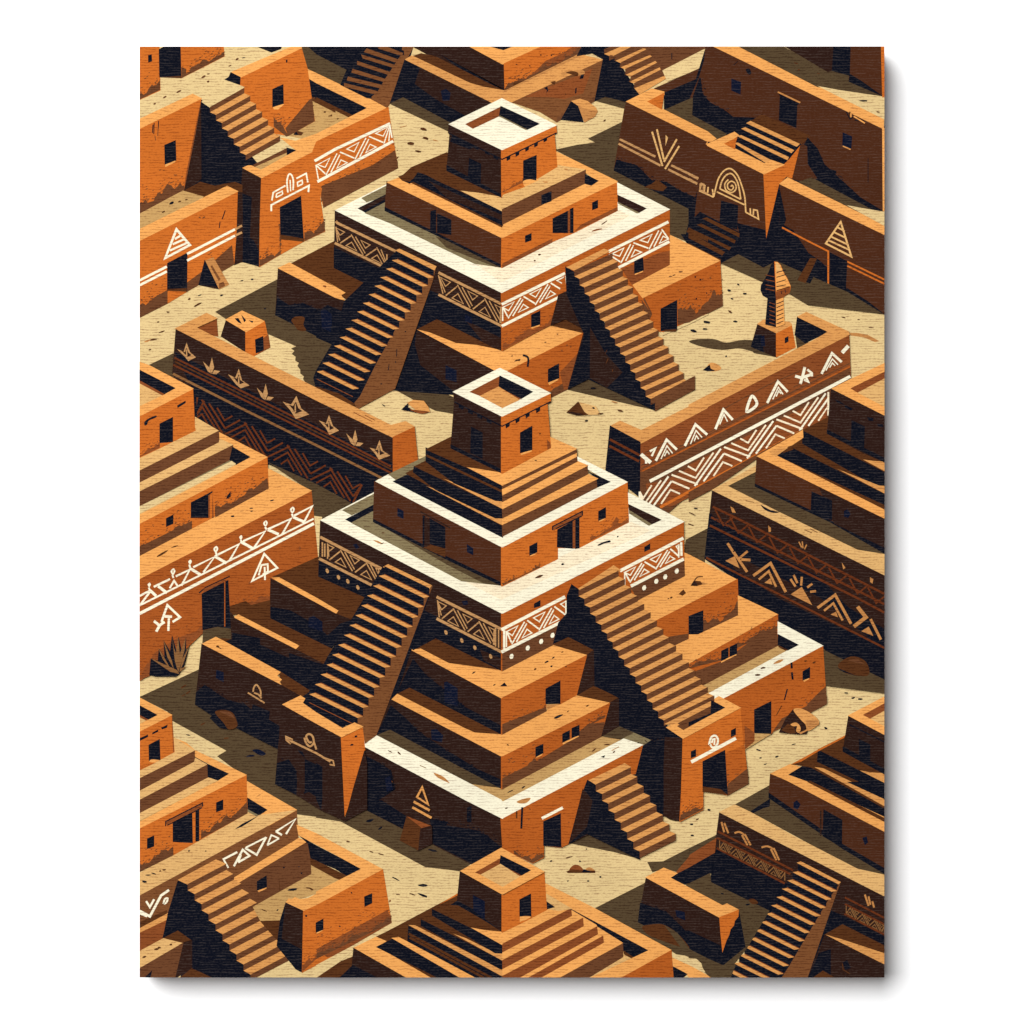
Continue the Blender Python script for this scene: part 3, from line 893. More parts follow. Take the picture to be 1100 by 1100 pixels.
for x, y in ((208, 182), (460, 305), (880, 520)):
    x, y = 180 + x / 4.368, 360 + y / 4.368
    for q in ((0, 0, -2.6, -7, .2, -17.5, 2.6, -7), (-.4, 0, -4.5, -3, -9.5, -13.5, -2.8, -7), (.6, 0, 2.6, -4, 9, -3, 5, .4)):
        lay('w', [[(x + q[i], y + q[i + 1]) for i in range(0, 8, 2)]])
# =================================================================== left middle house
part('ground')
p('O', 'A3 735,280 1000,402 B3 182,502 24,585 A3 1025,595 985,575 960,430')
p('O', 'A4 50,545 380,392 352,580 440,640 795,820 785,1010 890,1070 965,1050 1025,1085 A5 1040,150 1100,200 880,170 620,0 A4 600,960 470,862 520,832 230,672 200,620')
p('G', 'A3 978,572 1028,578 1015,800 1000,800')
part('hm', 'house', 'stepped orange house with a cream zigzag band, left edge')
p('e', 'A3 50,900 972,436 1008,798 755,922 752,1040 A4 750,30 540,98 395,190 388,200 250,330 50,455')
p('T', 'A3 50,780 330,640 742,425 742,318 972,436 50,908')
p('R', 'A3 545,1060 600,1040 680,1045 755,1000 752,1040 A4 750,30 540,98 535,70', 'A4 50,450 130,310 250,230 388,180 388,200 100,430')
grime('R', 'A4 50,452 388,205', 20, 16)
grime('R', 'A4 540,98 750,32', 14, 9)
p('b', 'A4 530,60 620,30 660,60 560,100 530,100')
l('N', 1.3, 'A3 370,985 405,955 535,895'); p('R', 'A3 395,965 500,915 520,920 395,985'); spots('R', 'A3 545,850 820,690 912,745 640,930 610,1020', 1, 2)
door('A3 386,990 525,918 A4 538,175 390,182'); l('e', 1.2, 'A3 508,920 A4 508,165')
p('b', 'A4 395,185 470,168 545,180 A4 545,240 520,245 450,222 390,250'); p('O', 'A4 392,188 470,168 550,180 548,230 455,222 392,255')
spots('b', 'A3 170,775', 8, 2, -15); spots('b', 'A3 240,735', 4, 1, -15); spots('N', 'A3 650,530 652,545 550,573 762,488', 1.8, .9); spots('y', 'A3 600,545 870,432 400,685', 2, .8)
sub('zigzag_band')
l('C', 1.9, 'P1 28,662 1056,150'); l('C', 3.2, 'P1 28,710 1058,178')
l('C', 2.2, 'P1 35,655 92,578', 'P1 28,606 90,574', 'P1 112,552 208,506', 'P1 242,490 325,450 275,545', 'P1 345,436 472,374 405,466', 'P1 490,362 615,300 560,396',
  'P1 640,282 770,224 705,320', 'P1 785,212 922,150 870,242', 'P1 940,132 1048,76 1002,165')
l('C', 3.0, 'P1 92,574 126,606', 'P1 138,548 190,588', 'P1 325,442 388,480', 'P1 470,370 542,412', 'P1 625,285 702,328', 'P1 785,214 850,242', 'P1 936,140 1002,170')
l('C', 2.0, 'P1 206,560 232,516 252,545', 'P1 322,420 328,445', 'P1 478,345 485,370', 'P1 625,272 632,290', 'P1 770,198 778,215', 'P1 928,120 934,140', 'P1 222,480 228,500', 'P1 82,556 92,575')
for x, y, r in ((85, 540, 2.4), (225, 462, 3.6), (326, 405, 2.6), (478, 330, 3.6), (626, 260, 2.4), (771, 178, 3.4), (930, 98, 3.6)):
    x, y = 145 + x / 5.5, 530 + y / 5.5
    lay('C', [smooth([(x - r * .7, y - r * .1), (x + r * .2, y - r), (x + r * .75, y - r * .1), (x, y + r)])])
    if r > 3:
        lay('e', [smooth([(x - .4, y), (x + .3, y - r * .5), (x + .7, y), (x + .1, y + r * .45)])])
sub('triangle_glyph')
l('C', 2.2, 'A3 720,775 790,850 655,920', closed=True); l('C', 1.9, 'A3 690,890 705,835 738,830 740,870 712,885', 'A3 722,845 724,915')
sub('triangle_glyph')
l('C', 2.4, 'A4 168,140 200,50 268,115 228,140', 'A4 208,120 205,188'); l('C', 2.8, 'A4 128,135 158,160 140,192', 'A4 155,160 185,140', 'A4 185,110 225,112')
sub()
p('F', 'A3 50,608 735,258 742,422 330,638 50,782')
p('B', 'A3 50,740 130,700 250,640 330,600 330,638 50,784', 'A3 455,580 500,530 640,450 735,370 742,422')
grime('B', 'A3 50,780 330,638', 16, 22); grime('B', 'A3 455,575 742,424', 16, 24)
door('A3 328,500 430,447 440,440 445,580 328,580'); p('F', 'A3 425,460 440,450 440,578 428,580'); p('R', 'A3 420,460 428,455 428,580 420,580')
window('A3 195,585 230,567 230,612 195,627'); window('A3 520,465 540,438 540,468 515,482')
p('T', 'A3 475,122 735,255 50,612 50,560 640,255 480,175')
p('U', 'A3 50,250 230,175 350,108 350,42 475,115 50,330'); p('B', 'A3 50,330 475,116 478,176 50,395')
p('U', 'A3 50,395 478,178 482,158 552,190 50,442'); p('B', 'A3 50,442 552,192 537,272 50,522')
p('U', 'A3 50,522 537,274 570,295 50,562'); p('o', 'A3 50,522 537,274 545,280 50,532'); p('N', 'A3 550,202 642,255 568,295 535,270')
p('G', 'A3 50,522 100,498 545,278 565,292 50,556')
p('F', 'A2 50,1030 336,888 346,1090 A3 350,112 228,172 162,205 50,258')
grime('R', 'A3 50,256 160,205', 8, 10)
door('A3 160,77 228,43 228,172 160,178')
blob('N', 'A2 78,1065 105,1045 138,1032 140,1042 100,1060 92,1080 78,1085'); p('N', 'A2 252,978 298,952 298,965 255,992')
p('T', 'A2 50,745 105,765 338,888 50,1035'); p('N', 'A2 50,788 240,885 180,918 50,845'); p('R', 'A2 50,845 182,918 165,925 50,862'); p('U', 'A2 50,862 168,924 50,980')

# =================================================================== left lower house
part('ground')
spots('N', 'A4 310,748', 2.4, .9, 15); spots('b', 'A4 285,488 285,535 310,520 390,688 515,765', 3, .9, -18)
spots('n', 'A4 645,860', 4, 1.6, -5); blob('n', 'A4 655,830 690,825 728,848 700,858')
part('plant', 'agave_plant', 'spiky agave with khaki blades against the orange wall')
p('N', 'A4 105,425 112,340 150,350 155,285 185,330 180,240 215,300 225,210 250,300 260,220 275,290 300,225 300,300 320,260 290,370 260,420 245,432 140,432')
for q in ('A4 105,332 150,355 250,400 262,418 215,405', 'A4 150,280 165,300 205,370 215,395 175,340', 'A4 178,235 200,290 225,350 235,395 200,330',
          'A4 225,215 235,280 255,330 255,400 240,350', 'A4 258,222 262,290 268,330 258,405 245,330', 'A4 298,228 290,290 275,350 258,412 262,330', 'A4 320,262 300,320 285,365 265,405 280,340', 'A4 305,378 285,395 262,412 270,390'):
    p('z', q)
part('hl', 'house', 'stepped orange house above a long stair, bottom left')
p('M', 'A5 50,603 892,153 902,302 860,335 565,530 500,560 300,560 175,838 50,800')
p('M', 'A5 50,603 892,153 895,200 420,450 300,520 50,655')
p('M', 'A5 560,430 898,240 902,304 870,325 575,520')
p('U', 'A5 50,490 230,395 628,165 628,-2 892,150 50,607'); p('N', 'A5 630,82 742,150 690,180 630,148'); p('o', 'A5 630,146 692,180 680,186 630,160')
p('T', 'A5 628,-2 892,150 740,235 690,185 742,150 630,82'); p('U', 'A5 560,250 690,180 892,150 700,255')
p('N', 'A5 560,255 600,225 690,180 640,215 600,240'); spots('N', 'A5 315,370 405,371', 1.2, .8); spots('N', 'A5 95,500 125,492 75,535', 3, 1, 15); spots('b', 'A5 160,478 182,472', 2, .8); spots('y', 'A5 690,72', 3, .9)
p('b', 'A5 50,755 195,690 195,710 50,790'); p('t', 'A5 50,788 200,708 200,738 50,812'); p('R', 'A5 50,812 205,738 180,838 50,905'); p('b', 'A5 195,712 240,690 245,705 215,725')
sub('zigzag_glyph')
l('C', 2.6, 'A5 50,692 105,722 165,610 208,580'); l('C', 2.2, 'A5 85,640 105,672 128,630', 'A5 50,705 90,722'); curve('C', 2, 'A5 178,655 185,630 200,625 195,645 180,655')
sub('zigzag_glyph')
l('C', 2.2, 'P10 515,346 600,302', 'P10 580,385 632,288 672,324 606,362', 'P10 646,278 714,318 770,214', 'P10 826,182 942,108 886,196', 'P10 826,180 862,202')
l('C', 1.8, 'P10 606,362 622,318', 'P10 650,276 768,216', 'P10 522,350 548,394'); l('C', 1.7, 'P10 776,262 800,202 845,222', 'P10 776,262 845,222')
sub()
p('T', 'A5 550,520 905,303 952,322 585,545'); p('B', 'A5 575,548 952,322 977,495 662,672 600,600'); p('b', 'A5 800,510 806,590 800,590')
window('A5 682,535 730,505 732,568 682,582', 'A5 682,584 732,566 730,574 690,592'); spots('N', 'A5 825,460 920,490 905,455', 1, .8)
p('F', 'A4 622,962 A5 628,167 230,392 50,480 50,243')
p('B', 'A5 50,450 150,420 228,350 230,392 50,482', 'A5 370,310 450,255 550,190 625,110 628,167 372,308')
grime('B', 'A5 50,480 230,392', 16, 14); grime('B', 'A5 380,304 628,167', 15, 24)
door('A5 230,218 335,165 340,326 230,320'); p('F', 'A5 335,165 352,155 350,318 338,326'); p('N', 'A5 352,155 368,148 368,316 352,318')
p('R', 'A5 190,213 388,112 388,130 205,222 200,235'); l('N', 1.2, 'A5 190,238 190,212 388,112 388,132', 'A5 200,232 385,138')
window('A5 463,112 497,97 497,147 463,160'); window('A5 92,305 126,290 126,345 92,357')
p('T', 'A4 232,762 300,790 345,830 622,962 A5 50,247 50,195 A4 525,955 345,862 260,800'); p('g', 'A4 50,1178 440,978 525,955 470,992 420,1015 50,1210'); p('U', 'A5 50,165 A4 418,972 470,990 A5 50,205')
p('U', 'A4 50,935 235,838 235,762 345,832 50,982'); p('B', 'A4 50,982 345,834 345,892 50,1050')
p('U', 'A4 50,1050 345,893 350,872 416,905 50,1098'); p('B', 'A4 50,1098 416,907 418,973 A5 50,165'); p('N', 'A4 416,905 526,956 470,990 418,972')
l('N', .7, 'A4 345,865 416,905')
p('F', 'A4 50,725 222,642 236,838 100,912 50,935'); p('R', 'A4 222,642 224,642 236,838 230,840')
grime('E', 'A4 50,935 100,912', 6, 6)
door('A4 100,802 156,772 160,880 102,886'); blob('T', 'A4 102,890 115,878 135,880 158,884 130,895')
for q in ('A4 50,765 95,745 95,758 50,780', 'A4 118,735 150,718 150,730 118,745', 'A4 165,708 200,692 198,708 170,718'):
    p('N', q)
p('T', 'A4 50,548 222,640 50,727'); p('N', 'A4 50,590 142,640 95,664 50,640'); p('R', 'A4 50,640 96,664 85,670 50,652'); p('U', 'A4 50,652 85,670 50,690')
sub('staircase', 'long lit stair with a navy side')
p('N', 'A5 258,526 320,550 665,1052 270,1052 325,860 330,850 250,800 175,838 205,700')
p('t', 'A5 258,526 460,418 512,440 310,550')
steps('t', 'B', 'A5 308,548 515,440 345.5,602', 10, 6.6, taper=1.22)
sub()
p('U', 'A5 50,910 180,840 290,860 50,1003'); p('b', 'A5 178,838 255,800 328,852 288,864'); p('B', 'A5 50,1002 288,862 240,1055 50,1055'); p('k', 'A5 288,862 330,850 330,1000 242,1055')
p('N', 'A5 75,1052 118,1010 108,1052'); spots('b', 'A5 140,898 155,890 75,940 218,873', 2.4, .9, -20); p('b', 'A5 265,1052 330,1003 380,1025 440,1052')
part('cl', 'courtyard_wall', 'orange walled yard beside the bottom left stair')
p('g', 'A5 660,672 975,495 972,440 1100,515 B5 0,455 135,525 0,600 A5 1100,560 835,655 805,748 700,745'); p('b', 'A5 700,748 812,745 800,860 745,800')
p('N', 'A5 900,283 1100,388 B5 0,343 242,468 172,510 0,425 A5 1100,465 970,412 955,330'); p('b', 'A5 968,412 1100,470 B5 0,425 172,510 135,528 0,455 A5 1100,515 972,445')
p('T', 'A5 895,232 1100,345 B5 0,278 356,470 0,665 A5 930,697 835,650 885,620 910,632 1100,545 B5 0,600 A5 1100,600 1100,545 B5 0,592 245,468 0,340 A5 1100,388 905,285')
p('T', 'A5 835,650 850,628 930,640 1100,545 1100,610 930,697'); p('T', 'B5 0,590 245,466 356,470 0,666')
p('N', 'A5 835,650 932,695 924,1022 890,1005 788,880 805,745'); p('k', 'A5 835,655 932,697 927,900 815,840')
p('F', 'A5 930,695 1100,607 B5 0,663 356,472 402,755 0,950 A5 1100,930 924,1022')
p('R', 'B5 0,900 200,790 380,690 402,755 0,952 A5 1100,930 1060,940'); grime('R', 'A5 924,1020 B5 0,950 402,755', 16, 44); grime('B', 'B5 0,950 402,755', 10, 30)
window('A5 998,757 1035,737 1035,793 998,808', 'A5 998,810 1035,794 1030,800 1003,815'); window('B5 258,617 297,600 297,650 260,668'); window('B5 0,765 35,738 35,790 0,800')
spots('N', 'B5 188,595 125,775 A5 945,720', 1, 1); spots('N', 'A5 875,578', 5.5, 2, -5); spots('b', 'A5 960,570 975,578 720,690', 3, .8, 10); spots('N', 'A5 790,688', 1.4, 1)

# =================================================================== right middle house
part('ground')
p('O', 'C3 985,700 1100,640 D3 105,630 85,800 0,780 C3 1085,820 975,775')
spots('N', 'D3 35,530', 2, 1, 10); spots('b', 'D3 18,560 10,618', 4, .8, 5)
part('hr', 'house', 'dark house painted with tan sunbursts and chevrons, right edge')
p('O', 'D3 200,410 365,325 360,410 760,600 1050,770 1050,780 905,755 550,600')
p('B', 'D3 0,445 610,108 612,150 365,262 122,428 0,492')
p('k', 'D3 126,432 1050,882 D4 1050,452 735,302 700,320 262,120 D3 258,915 85,800')
p('N', 'D3 110,560 300,690 500,800 700,900 D4 850,60 1050,180 1050,455 735,302 700,320 262,120 D3 258,915 85,800')
p('k', 'D3 240,780 700,1010 D4 820,110 960,220 880,200 480,10 D3 240,850')
p('U', 'D3 126,432 360,302 362,330 205,410 470,545 905,755 1050,778 1050,888')
p('b', 'D3 610,112 752,40 745,125 950,265 1050,280 1050,345'); p('b', 'D3 470,245 610,155 612,185 1050,420 1050,460'); p('b', 'D3 610,115 745,45 750,130 1050,290 1050,340')
p('N', 'D3 610,115 1050,338 1050,415 960,385 610,182'); p('t', 'D3 935,268 990,278 1050,282 1050,328')
p('t', 'D3 795,318 1020,410 1050,412 1050,448'); p('N', 'D3 465,246 540,200 1050,455 1050,532 700,370 490,272')
p('b', 'D3 520,270 1050,515 1050,545 620,330')
p('T', 'D3 365,252 610,112 612,150 530,205 465,246 1050,540 1050,590'); p('b', 'D3 530,200 560,190 560,215 500,235')
p('t', 'D3 465,250 530,205 490,205 430,225')
p('K', 'D3 365,254 1050,588 1050,772 760,602 355,412'); p('N', 'D3 355,400 660,545 1050,745 1050,772 760,604 355,412')
p('k', 'D3 700,420 1050,590 1050,740 780,610'); 
door('D3 660,442 766,490 766,592 700,565 655,555'); p('n', 'D3 832,545 850,535 868,560 855,582 832,575')
p('k', 'D2 764,890 1050,1028 D3 1050,282 930,230 742,128'); p('N', 'D3 742,110 1050,262 1050,282 742,128')
door('D3 875,60 942,92 938,222 870,190')
for q in ('D2 780,945 810,955 835,975 800,965', 'D2 835,975 880,995 870,1005 838,990', 'D3 955,40 990,45 990,62 965,60', 'D3 1010,75 1040,80 1045,95 1015,90'):
    p('N', q)
p('U', 'D2 768,888 860,842 1050,752 1050,1030'); p('R', 'D2 860,886 1050,796 1050,832 905,910'); p('U', 'D2 905,912 1050,835 1050,985')
p('T', 'D2 768,888 860,842 1050,752 1050,794 862,886 905,912 1050,988 1050,1030')
blob('N', 'D3 385,512 410,525 440,540 485,550 455,555 410,540'); l('z', .9, 'D3 305,490 350,498', 'D3 620,645 660,662', 'D3 650,640 690,660')
sub('rust_lattice')
l('x', 2.4, 'D3 128,522 270,590 1050,990', 'D3 118,578 1050,1045', 'D3 112,622 900,1010 1050,1090')
l('x', 2.2, 'D3 92,795 500,1000 D4 1050,280')
for x in (140, 220, 320, 430, 540, 640, 750, 860, 960):
    y = 530 + (x - 128) * .51
    l('x', 1.8, f'D3 {x},{y} {x + 45},{y + 85} {x + 95},{y + 45}')
sub('arrow_motif')
l('y', 2.8, 'D3 207,718 235,760', 'D3 240,765 312,872'); p('y', 'D3 200,812 245,790 270,850'); l('y', 2.4, 'D3 268,800 315,760'); l('y', 2.8, 'D3 280,805 330,808'); p('y', 'D3 205,715 222,725 248,790 232,770')
sub('chevron_motif')
l('y', 3, 'D3 345,892 438,825 520,980'); l('y', 2.4, 'D3 375,912 428,868 468,952'); p('y', 'D3 405,930 438,905 448,940')
sub('sunburst_motif')
p('y', 'D3 550,992 605,955 660,1048'); l('y', 2.4, 'D3 545,910 572,950', 'D3 562,888 582,932', 'D3 606,898 602,945', 'D3 635,955 662,935', 'D3 650,978 682,975')
sub('chevron_motif')
l('y', 3, 'D4 690,65 785,-5 870,150'); l('y', 2.4, 'D4 725,80 775,40 825,132'); p('y', 'D4 760,100 790,85 800,115')
sub('arrow_motif')
l('y', 4, 'D4 905,58 950,115 885,165'); l('y', 2.8, 'D4 975,125 1030,235'); p('y', 'D4 925,190 965,165 990,215')
for q in ('D3 222,520 240,530 252,555 232,552', 'D3 425,622 440,635 440,655 428,658', 'D3 820,820 840,850 828,858', 'D3 972,900 990,910 985,935 972,925'):
    sub('leaf_motif'); p('y', q)
sub('leaf_motif')
l('y', 1.4, 'D3 590,710 605,740', 'D3 608,708 612,745', 'D3 632,725 620,750')

# =================================================================== right lower house
part('ground')
p('O', 'D4 710,275 735,298 800,330 1050,452 1050,522 740,482 725,482')
spots('N', 'D4 842,521 882,549 735,711 920,555', 2.6, 1, 5); spots('N', 'D4 562,798 375,829 472,864 385,871 410,905', 2.4, .9, 0)
part('b5', 'boulder', 'brown boulder in the shade under the sunburst wall')
blob('b', 'D4 800,370 870,325 940,345 968,395 955,430 880,425 830,410'); p('N', 'D4 790,385 830,400 900,430 830,410')
p('B', 'D4 850,345 900,335 945,368 900,360')
part('ground')
p('G', 'D4 300,1000 425,1020 D5 435,15 245,122 165,165 150,288 0,362 0,60')
p('O', 'D5 245,124 436,18 438,95 335,162', 'D5 152,284 146,308 0,396 0,358')
part('hd', 'house', 'dark stepped house with a shaded stair, bottom right')
p('k', 'D5 165,162 1050,610 1050,1055 480,1055 300,880 430,690 115,540 135,390')
p('N', 'D5 150,365 520,545 640,640 830,720 1050,830 1050,1055 300,1055 430,690 115,540 135,385')
p('O', 'D5 335,160 435,88 500,120 830,352 1050,470 1050,498 905,470')
p('N', 'D5 330,160 435,92 432,130 400,138 345,165')
p('U', 'D5 165,162 245,122 335,165 560,290 905,468 1050,500 1050,612')
p('T', 'D4 440,955 545,905 595,920 1050,1160 1050,1275 D5 1050,270 525,0'); p('T', 'D4 440,957 548,905 592,922 538,960 D5 640,0 1050,212 1050,272 525,0 D4 500,985')
p('K', 'D4 438,958 D5 525,-5 1050,270 1050,492 825,355 430,85 435,-5'); p('N', 'D5 430,60 825,335 1050,465 1050,492 825,357 430,85')
door('D5 725,150 822,205 820,348 720,290'); l('k', 1.6, 'D5 708,155 708,290'); p('n', 'D5 562,110 580,98 600,120 585,148 562,140', 'D5 932,300 955,292 962,325 945,340')
p('N', 'D4 538,960 628,905 1050,1110 D5 1050,185 650,0')
p('b', 'D4 550,905 695,830 700,885 1050,1060 1050,1085 720,930'); p('b', 'D4 628,905 690,888 1000,1045 1050,1085 1050,1140'); p('b', 'D5 650,-5 720,30 1050,195 1050,212 640,0')
p('t', 'D4 675,920 720,928 1050,1085 1050,1125'); p('t', 'D5 820,0 870,5 1050,95 1050,128')
p('N', 'D4 695,825 1050,1000 1050,1062 690,890'); p('N', 'D5 850,0 1050,0 1050,90')
p('b', 'D4 695,825 840,752 830,825 1050,950 1050,1002'); p('t', 'D4 918,938 970,950 1050,955 1050,1002')
p('F', 'D4 550,905 690,830 842,748 830,762 700,830 600,890')
p('k', 'D4 858,645 1050,742 1050,957 828,835'); p('N', 'D4 828,812 1050,930 1050,957 828,836')
l('N', 1.4, 'D4 862,692 1050,785'); door('D4 915,772 972,800 972,892 918,872')
p('T', 'D4 858,643 1050,543 1050,745'); p('R', 'D4 938,640 1050,580 1050,618 975,658'); p('U', 'D4 978,660 1050,620 1050,698')
sub('curl_motif')
l('y', 2, 'D5 175,215 190,270', 'D5 190,220 212,275', 'D5 300,280 332,340', 'D5 285,285 315,340', 'D5 455,355 485,420', 'D5 440,360 470,420', 'D5 455,355 470,385')
curve('y', 2, 'D5 245,275 270,268 300,285', 'D5 390,352 420,345 455,360'); sub('curl_motif'); l('y', 2, 'D5 945,605 965,665', 'D5 965,615 975,660', 'D5 985,640 995,675')
sub('rust_frieze')
l('x', 2.2, 'D5 155,265 560,475', 'D5 152,300 545,495', 'D5 150,355 515,545'); frieze('z', 'D5 165,362 515,532 165,312', 5.2, 1.0, .3, flip=True)
sub('rust_frieze')
l('x', 2, 'D5 838,620 1050,730', 'D5 838,655 1050,765', 'D5 835,708 1050,820')
frieze('z', 'D5 845,710 1050,815 845,662', 3.1, 1.0, .3, flip=True)
sub('staircase', 'shaded stair with bright tread edges')
p('M', 'D5 815,540 790,600 635,1052 500,1052 540,990 640,820 760,620')
p('t', 'D5 583,434 600,428 812,538 803,548')
steps('t', 'N', 'D5 585,440 795,545 556.3,484.5', 14, 8.0, edge='R')
sub()
p('b', 'D5 730,820 825,766 1050,880 1050,925'); p('t', 'D5 735,820 815,845 1050,922 1050,982'); p('k', 'D5 730,822 1050,982 1050,1055 640,1055')
p('N', 'D5 640,1055 700,920 760,900 760,1055', 'D5 825,970 850,955 870,1000 840,1010'); l('b', 1, 'D5 825,975 828,1008 865,1030'); p('b', 'D5 665,1052 720,1015 785,1052')
part('ground')
p('O', 'D5 0,540 112,485 118,540 430,692 310,892 240,980 222,1052 120,1052 85,1020 70,970 0,920')
spots('N', 'D5 180,600 315,658', 2.4, 1, 0); blob('b', 'D5 320,632 350,628 372,650 340,655')
p('R', 'C5 935,482 D5 0,396 146,303 137,385 0,465 C5 930,512'); p('N', 'C5 895,515 D5 0,462 138,383 120,492 112,487 0,542 C5 980,550')
p('O', 'C5 780,432 862,428 D5 0,358 0,398 C5 930,480 865,462 805,482')
p('O', 'C5 495,680 765,543 728,752 1095,942 1080,1020 905,905 790,850')
p('O', 'C5 985,550 1100,500 D5 0,545 180,668 0,580')
part('cr', 'courtyard_wall', 'dark court wall with a broken orange end, bottom right')
p('k', 'C5 770,515 1100,690 D5 0,630 165,725 265,690 300,885 180,985 0,900 C5 1095,940 728,752')
p('N', 'C5 740,650 880,700 980,800 1100,850 D5 0,800 170,880 270,700 302,885 180,985 0,900 C5 1095,942 728,752')
p('n', 'C5 930,690 975,700 978,740 935,722')
p('T', 'C5 770,512 865,462 936,490 898,514 1100,618 D5 0,568 180,664 205,654 266,686 165,727 0,632 C5 1100,692')
p('F', 'D5 165,727 266,688 264,722 245,745 240,770 222,790 215,820 200,850 180,915 172,820')
blob('b', 'C5 748,778 800,765 860,765 930,805 990,870 1000,895 950,885 850,850 780,820'); p('O', 'C5 870,770 935,810 1005,900 960,890')
part('ground')
p('G', 'C5 910,925 980,935 1050,960 1045,985 1075,1000 1085,1030 1020,1000 920,965')
p('O', 'D5 0,945 65,975 85,1020 120,1052 222,1052 250,980 180,985 0,905'); p('G', 'D5 0,948 40,952 65,975 72,1000 88,1022 0,985')
part('yard', 'courtyard_wall', 'orange parapet corner at the bottom edge')
p('T', 'C5 912,945 1020,995 1100,1040 1120,1055 1020,1055 918,995'); p('N', 'C5 914,992 990,1032 960,1055 914,1055'); p('T', 'D5 0,985 120,1052 0,1055')
# =================================================================== great temple
part('ground')
p('O', 'B5 0,85 25,150 150,212 268,140 470,240 825,440 772,478 680,465 585,455 130,210 0,190')
p('O', 'C5 355,328 452,275 735,415 600,375'); p('O', 'C5 860,178 952,210 930,212 900,205')
spots('N', 'B5 285,208', 5, 1.8, 5); spots('N', 'B5 342,248', 2.2, 1); spots('N', 'B5 625,368', 4, 1, 0)
spots('N', 'B5 425,520 572,555 570,608 B5 125,937', 5.5, 1.2, 12); spots('b', 'B5 345,388 170,320 295,375 515,603 438,605', 3.2, .7, 15)
spots('N', 'C5 415,427 525,510 1015,228 1018,288', 1.7, 1, 0); spots('N', 'C5 350,532 460,532 260,425 450,360', 1.2, .8); spots('b', 'C5 355,405', 5.5, .9, -5); spots('b', 'C5 1045,200', 1.6, .8)
spots('N', 'D5 108,150 15,228 20,288', 1.5, 1, 0); spots('b', 'D5 45,202', 1.5, .8)
part('b6', 'boulder', 'pair of small round stones before the great temple')
blob('R', 'C5 360,478 375,450 400,445 425,460 430,480'); blob('y', 'C5 440,475 465,458 490,470 492,482'); p('b', 'C5 345,482 360,475 495,478 495,487 350,487'); p('N', 'C5 425,485 435,468 460,476 480,486')

part('t2', 'stepped_temple', 'great stepped temple with two cream terraces and three stairs, at the centre')
# --- left plinths
p('b', 'A3 760,900 B3 10,792 20,895 270,1005 220,1065 B4 190,130 100,98 A3 1000,1045 800,900')
p('T', 'A3 760,903 800,903 1000,1012 B3 115,1080 B4 100,100')
p('k', 'A3 755,908 B4 0,40 100,95 190,130 60,310 A4 750,122')
p('N', 'A4 750,60 860,80 1000,160 1060,215 B4 130,150 190,130 60,310 A4 750,122'); p('n', 'A4 960,120 985,110 1030,140 1030,190 960,165')
p('b', 'A4 535,80 750,25 750,122 1092,290 1045,372 890,290')
p('T', 'A4 558,115 582,102 905,268 885,287')
p('k', 'A4 538,85 560,120 885,286 1045,370 962,515 810,412 515,245 545,232'); p('N', 'A4 550,200 700,230 830,300 1000,360 1045,372 962,515 810,412 515,245 550,235')
p('k', 'A4 700,225 850,300 850,330 700,260')
p('b', 'A4 795,400 968,512 928,548 815,485 812,470')
p('T', 'A4 388,258 460,222 505,245 805,410 787,428 812,450 800,462 812,478 700,428')
p('k', 'A4 385,260 815,482 925,545 822,585 795,822 440,640 350,580')
p('N', 'A4 355,520 400,480 460,520 520,560 640,590 700,640 800,700 795,822 440,642 350,582')
p('k', 'A4 520,480 700,570 820,640 800,690 640,600')
p('n', 'A4 465,400 500,412 500,460 462,440'); door('A4 660,585 748,622 735,730 640,690'); l('b', .9, 'A4 465,272 490,285'); spots('b', 'A4 470,272', 2, .9, 20)
sub('glyph')
curve('w', 1.7, 'A4 660,515 665,490 680,478 700,510 700,545'); l('w', 1.7, 'A4 665,520 690,530 705,550', 'A4 632,520 722,575')
sub()
part('b7', 'boulder', 'brown boulder in the shade of the great temple')
p('N', 'A4 430,655 460,630 500,640 520,715 480,705'); blob('b', 'A4 455,625 500,612 550,628 575,680 570,705 530,718 500,680'); blob('B', 'A4 480,620 530,622 560,655 520,640')
part('t2')
# --- right plinths
p('T', 'C3 975,770 1100,835 D3 0,780 258,914 C4 815,142 700,30 C3 720,1020')
p('E', 'D3 260,912 266,1105 D4 266,106 C4 905,278 812,140'); grime('B', 'D4 75,205 266,106', 22, 20); p('B', 'D4 120,180 200,120 262,60 266,106', 'C4 905,278 870,225 995,205 995,235')
window('D4 0,110 75,80 75,205 0,205', 'D4 0,207 60,207 0,235')
p('b', 'D3 8,946 28,918 62,922 78,938 40,948'); p('k', 'D3 8,946 26,918 40,930 48,947'); curve('b', 1.2, 'D3 30,918 45,900 75,897'); p('y', 'D3 62,924 105,936 78,942'); p('b', 'C3 945,990 970,965 985,985 965,1000'); spots('b', 'C3 905,1010 890,1015', 1.5, .8)
p('T', 'D3 264,1000 D4 476,100 C4 985,378 905,278 D4 266,106')
p('E', 'D4 476,102 478,270 70,487 C4 1060,490 985,375'); p('B', 'D4 0,420 200,345 350,230 470,180 478,270 70,487')
grime('B', 'D4 240,290 478,175', 10, 22); grime('B', 'D4 0,390 180,345', 8, 14)
window('D4 175,297 210,280 210,335 175,348', 'D4 172,352 255,310 255,318 172,360'); window('D4 220,275 256,258 256,310 220,325')
p('g', 'D4 65,490 480,270 535,295 100,528'); p('C', 'D4 478,140 718,268 190,552 100,568 100,528 585,264 478,205'); p('N', 'D4 479,208 586,263 530,292 479,266'); p('b', 'D4 480,265 532,291 520,296 480,275')
blob('y', 'D4 452,365 480,345 508,342 485,360'); spots('b', 'D4 398,387 370,425', 3, .9, -20)
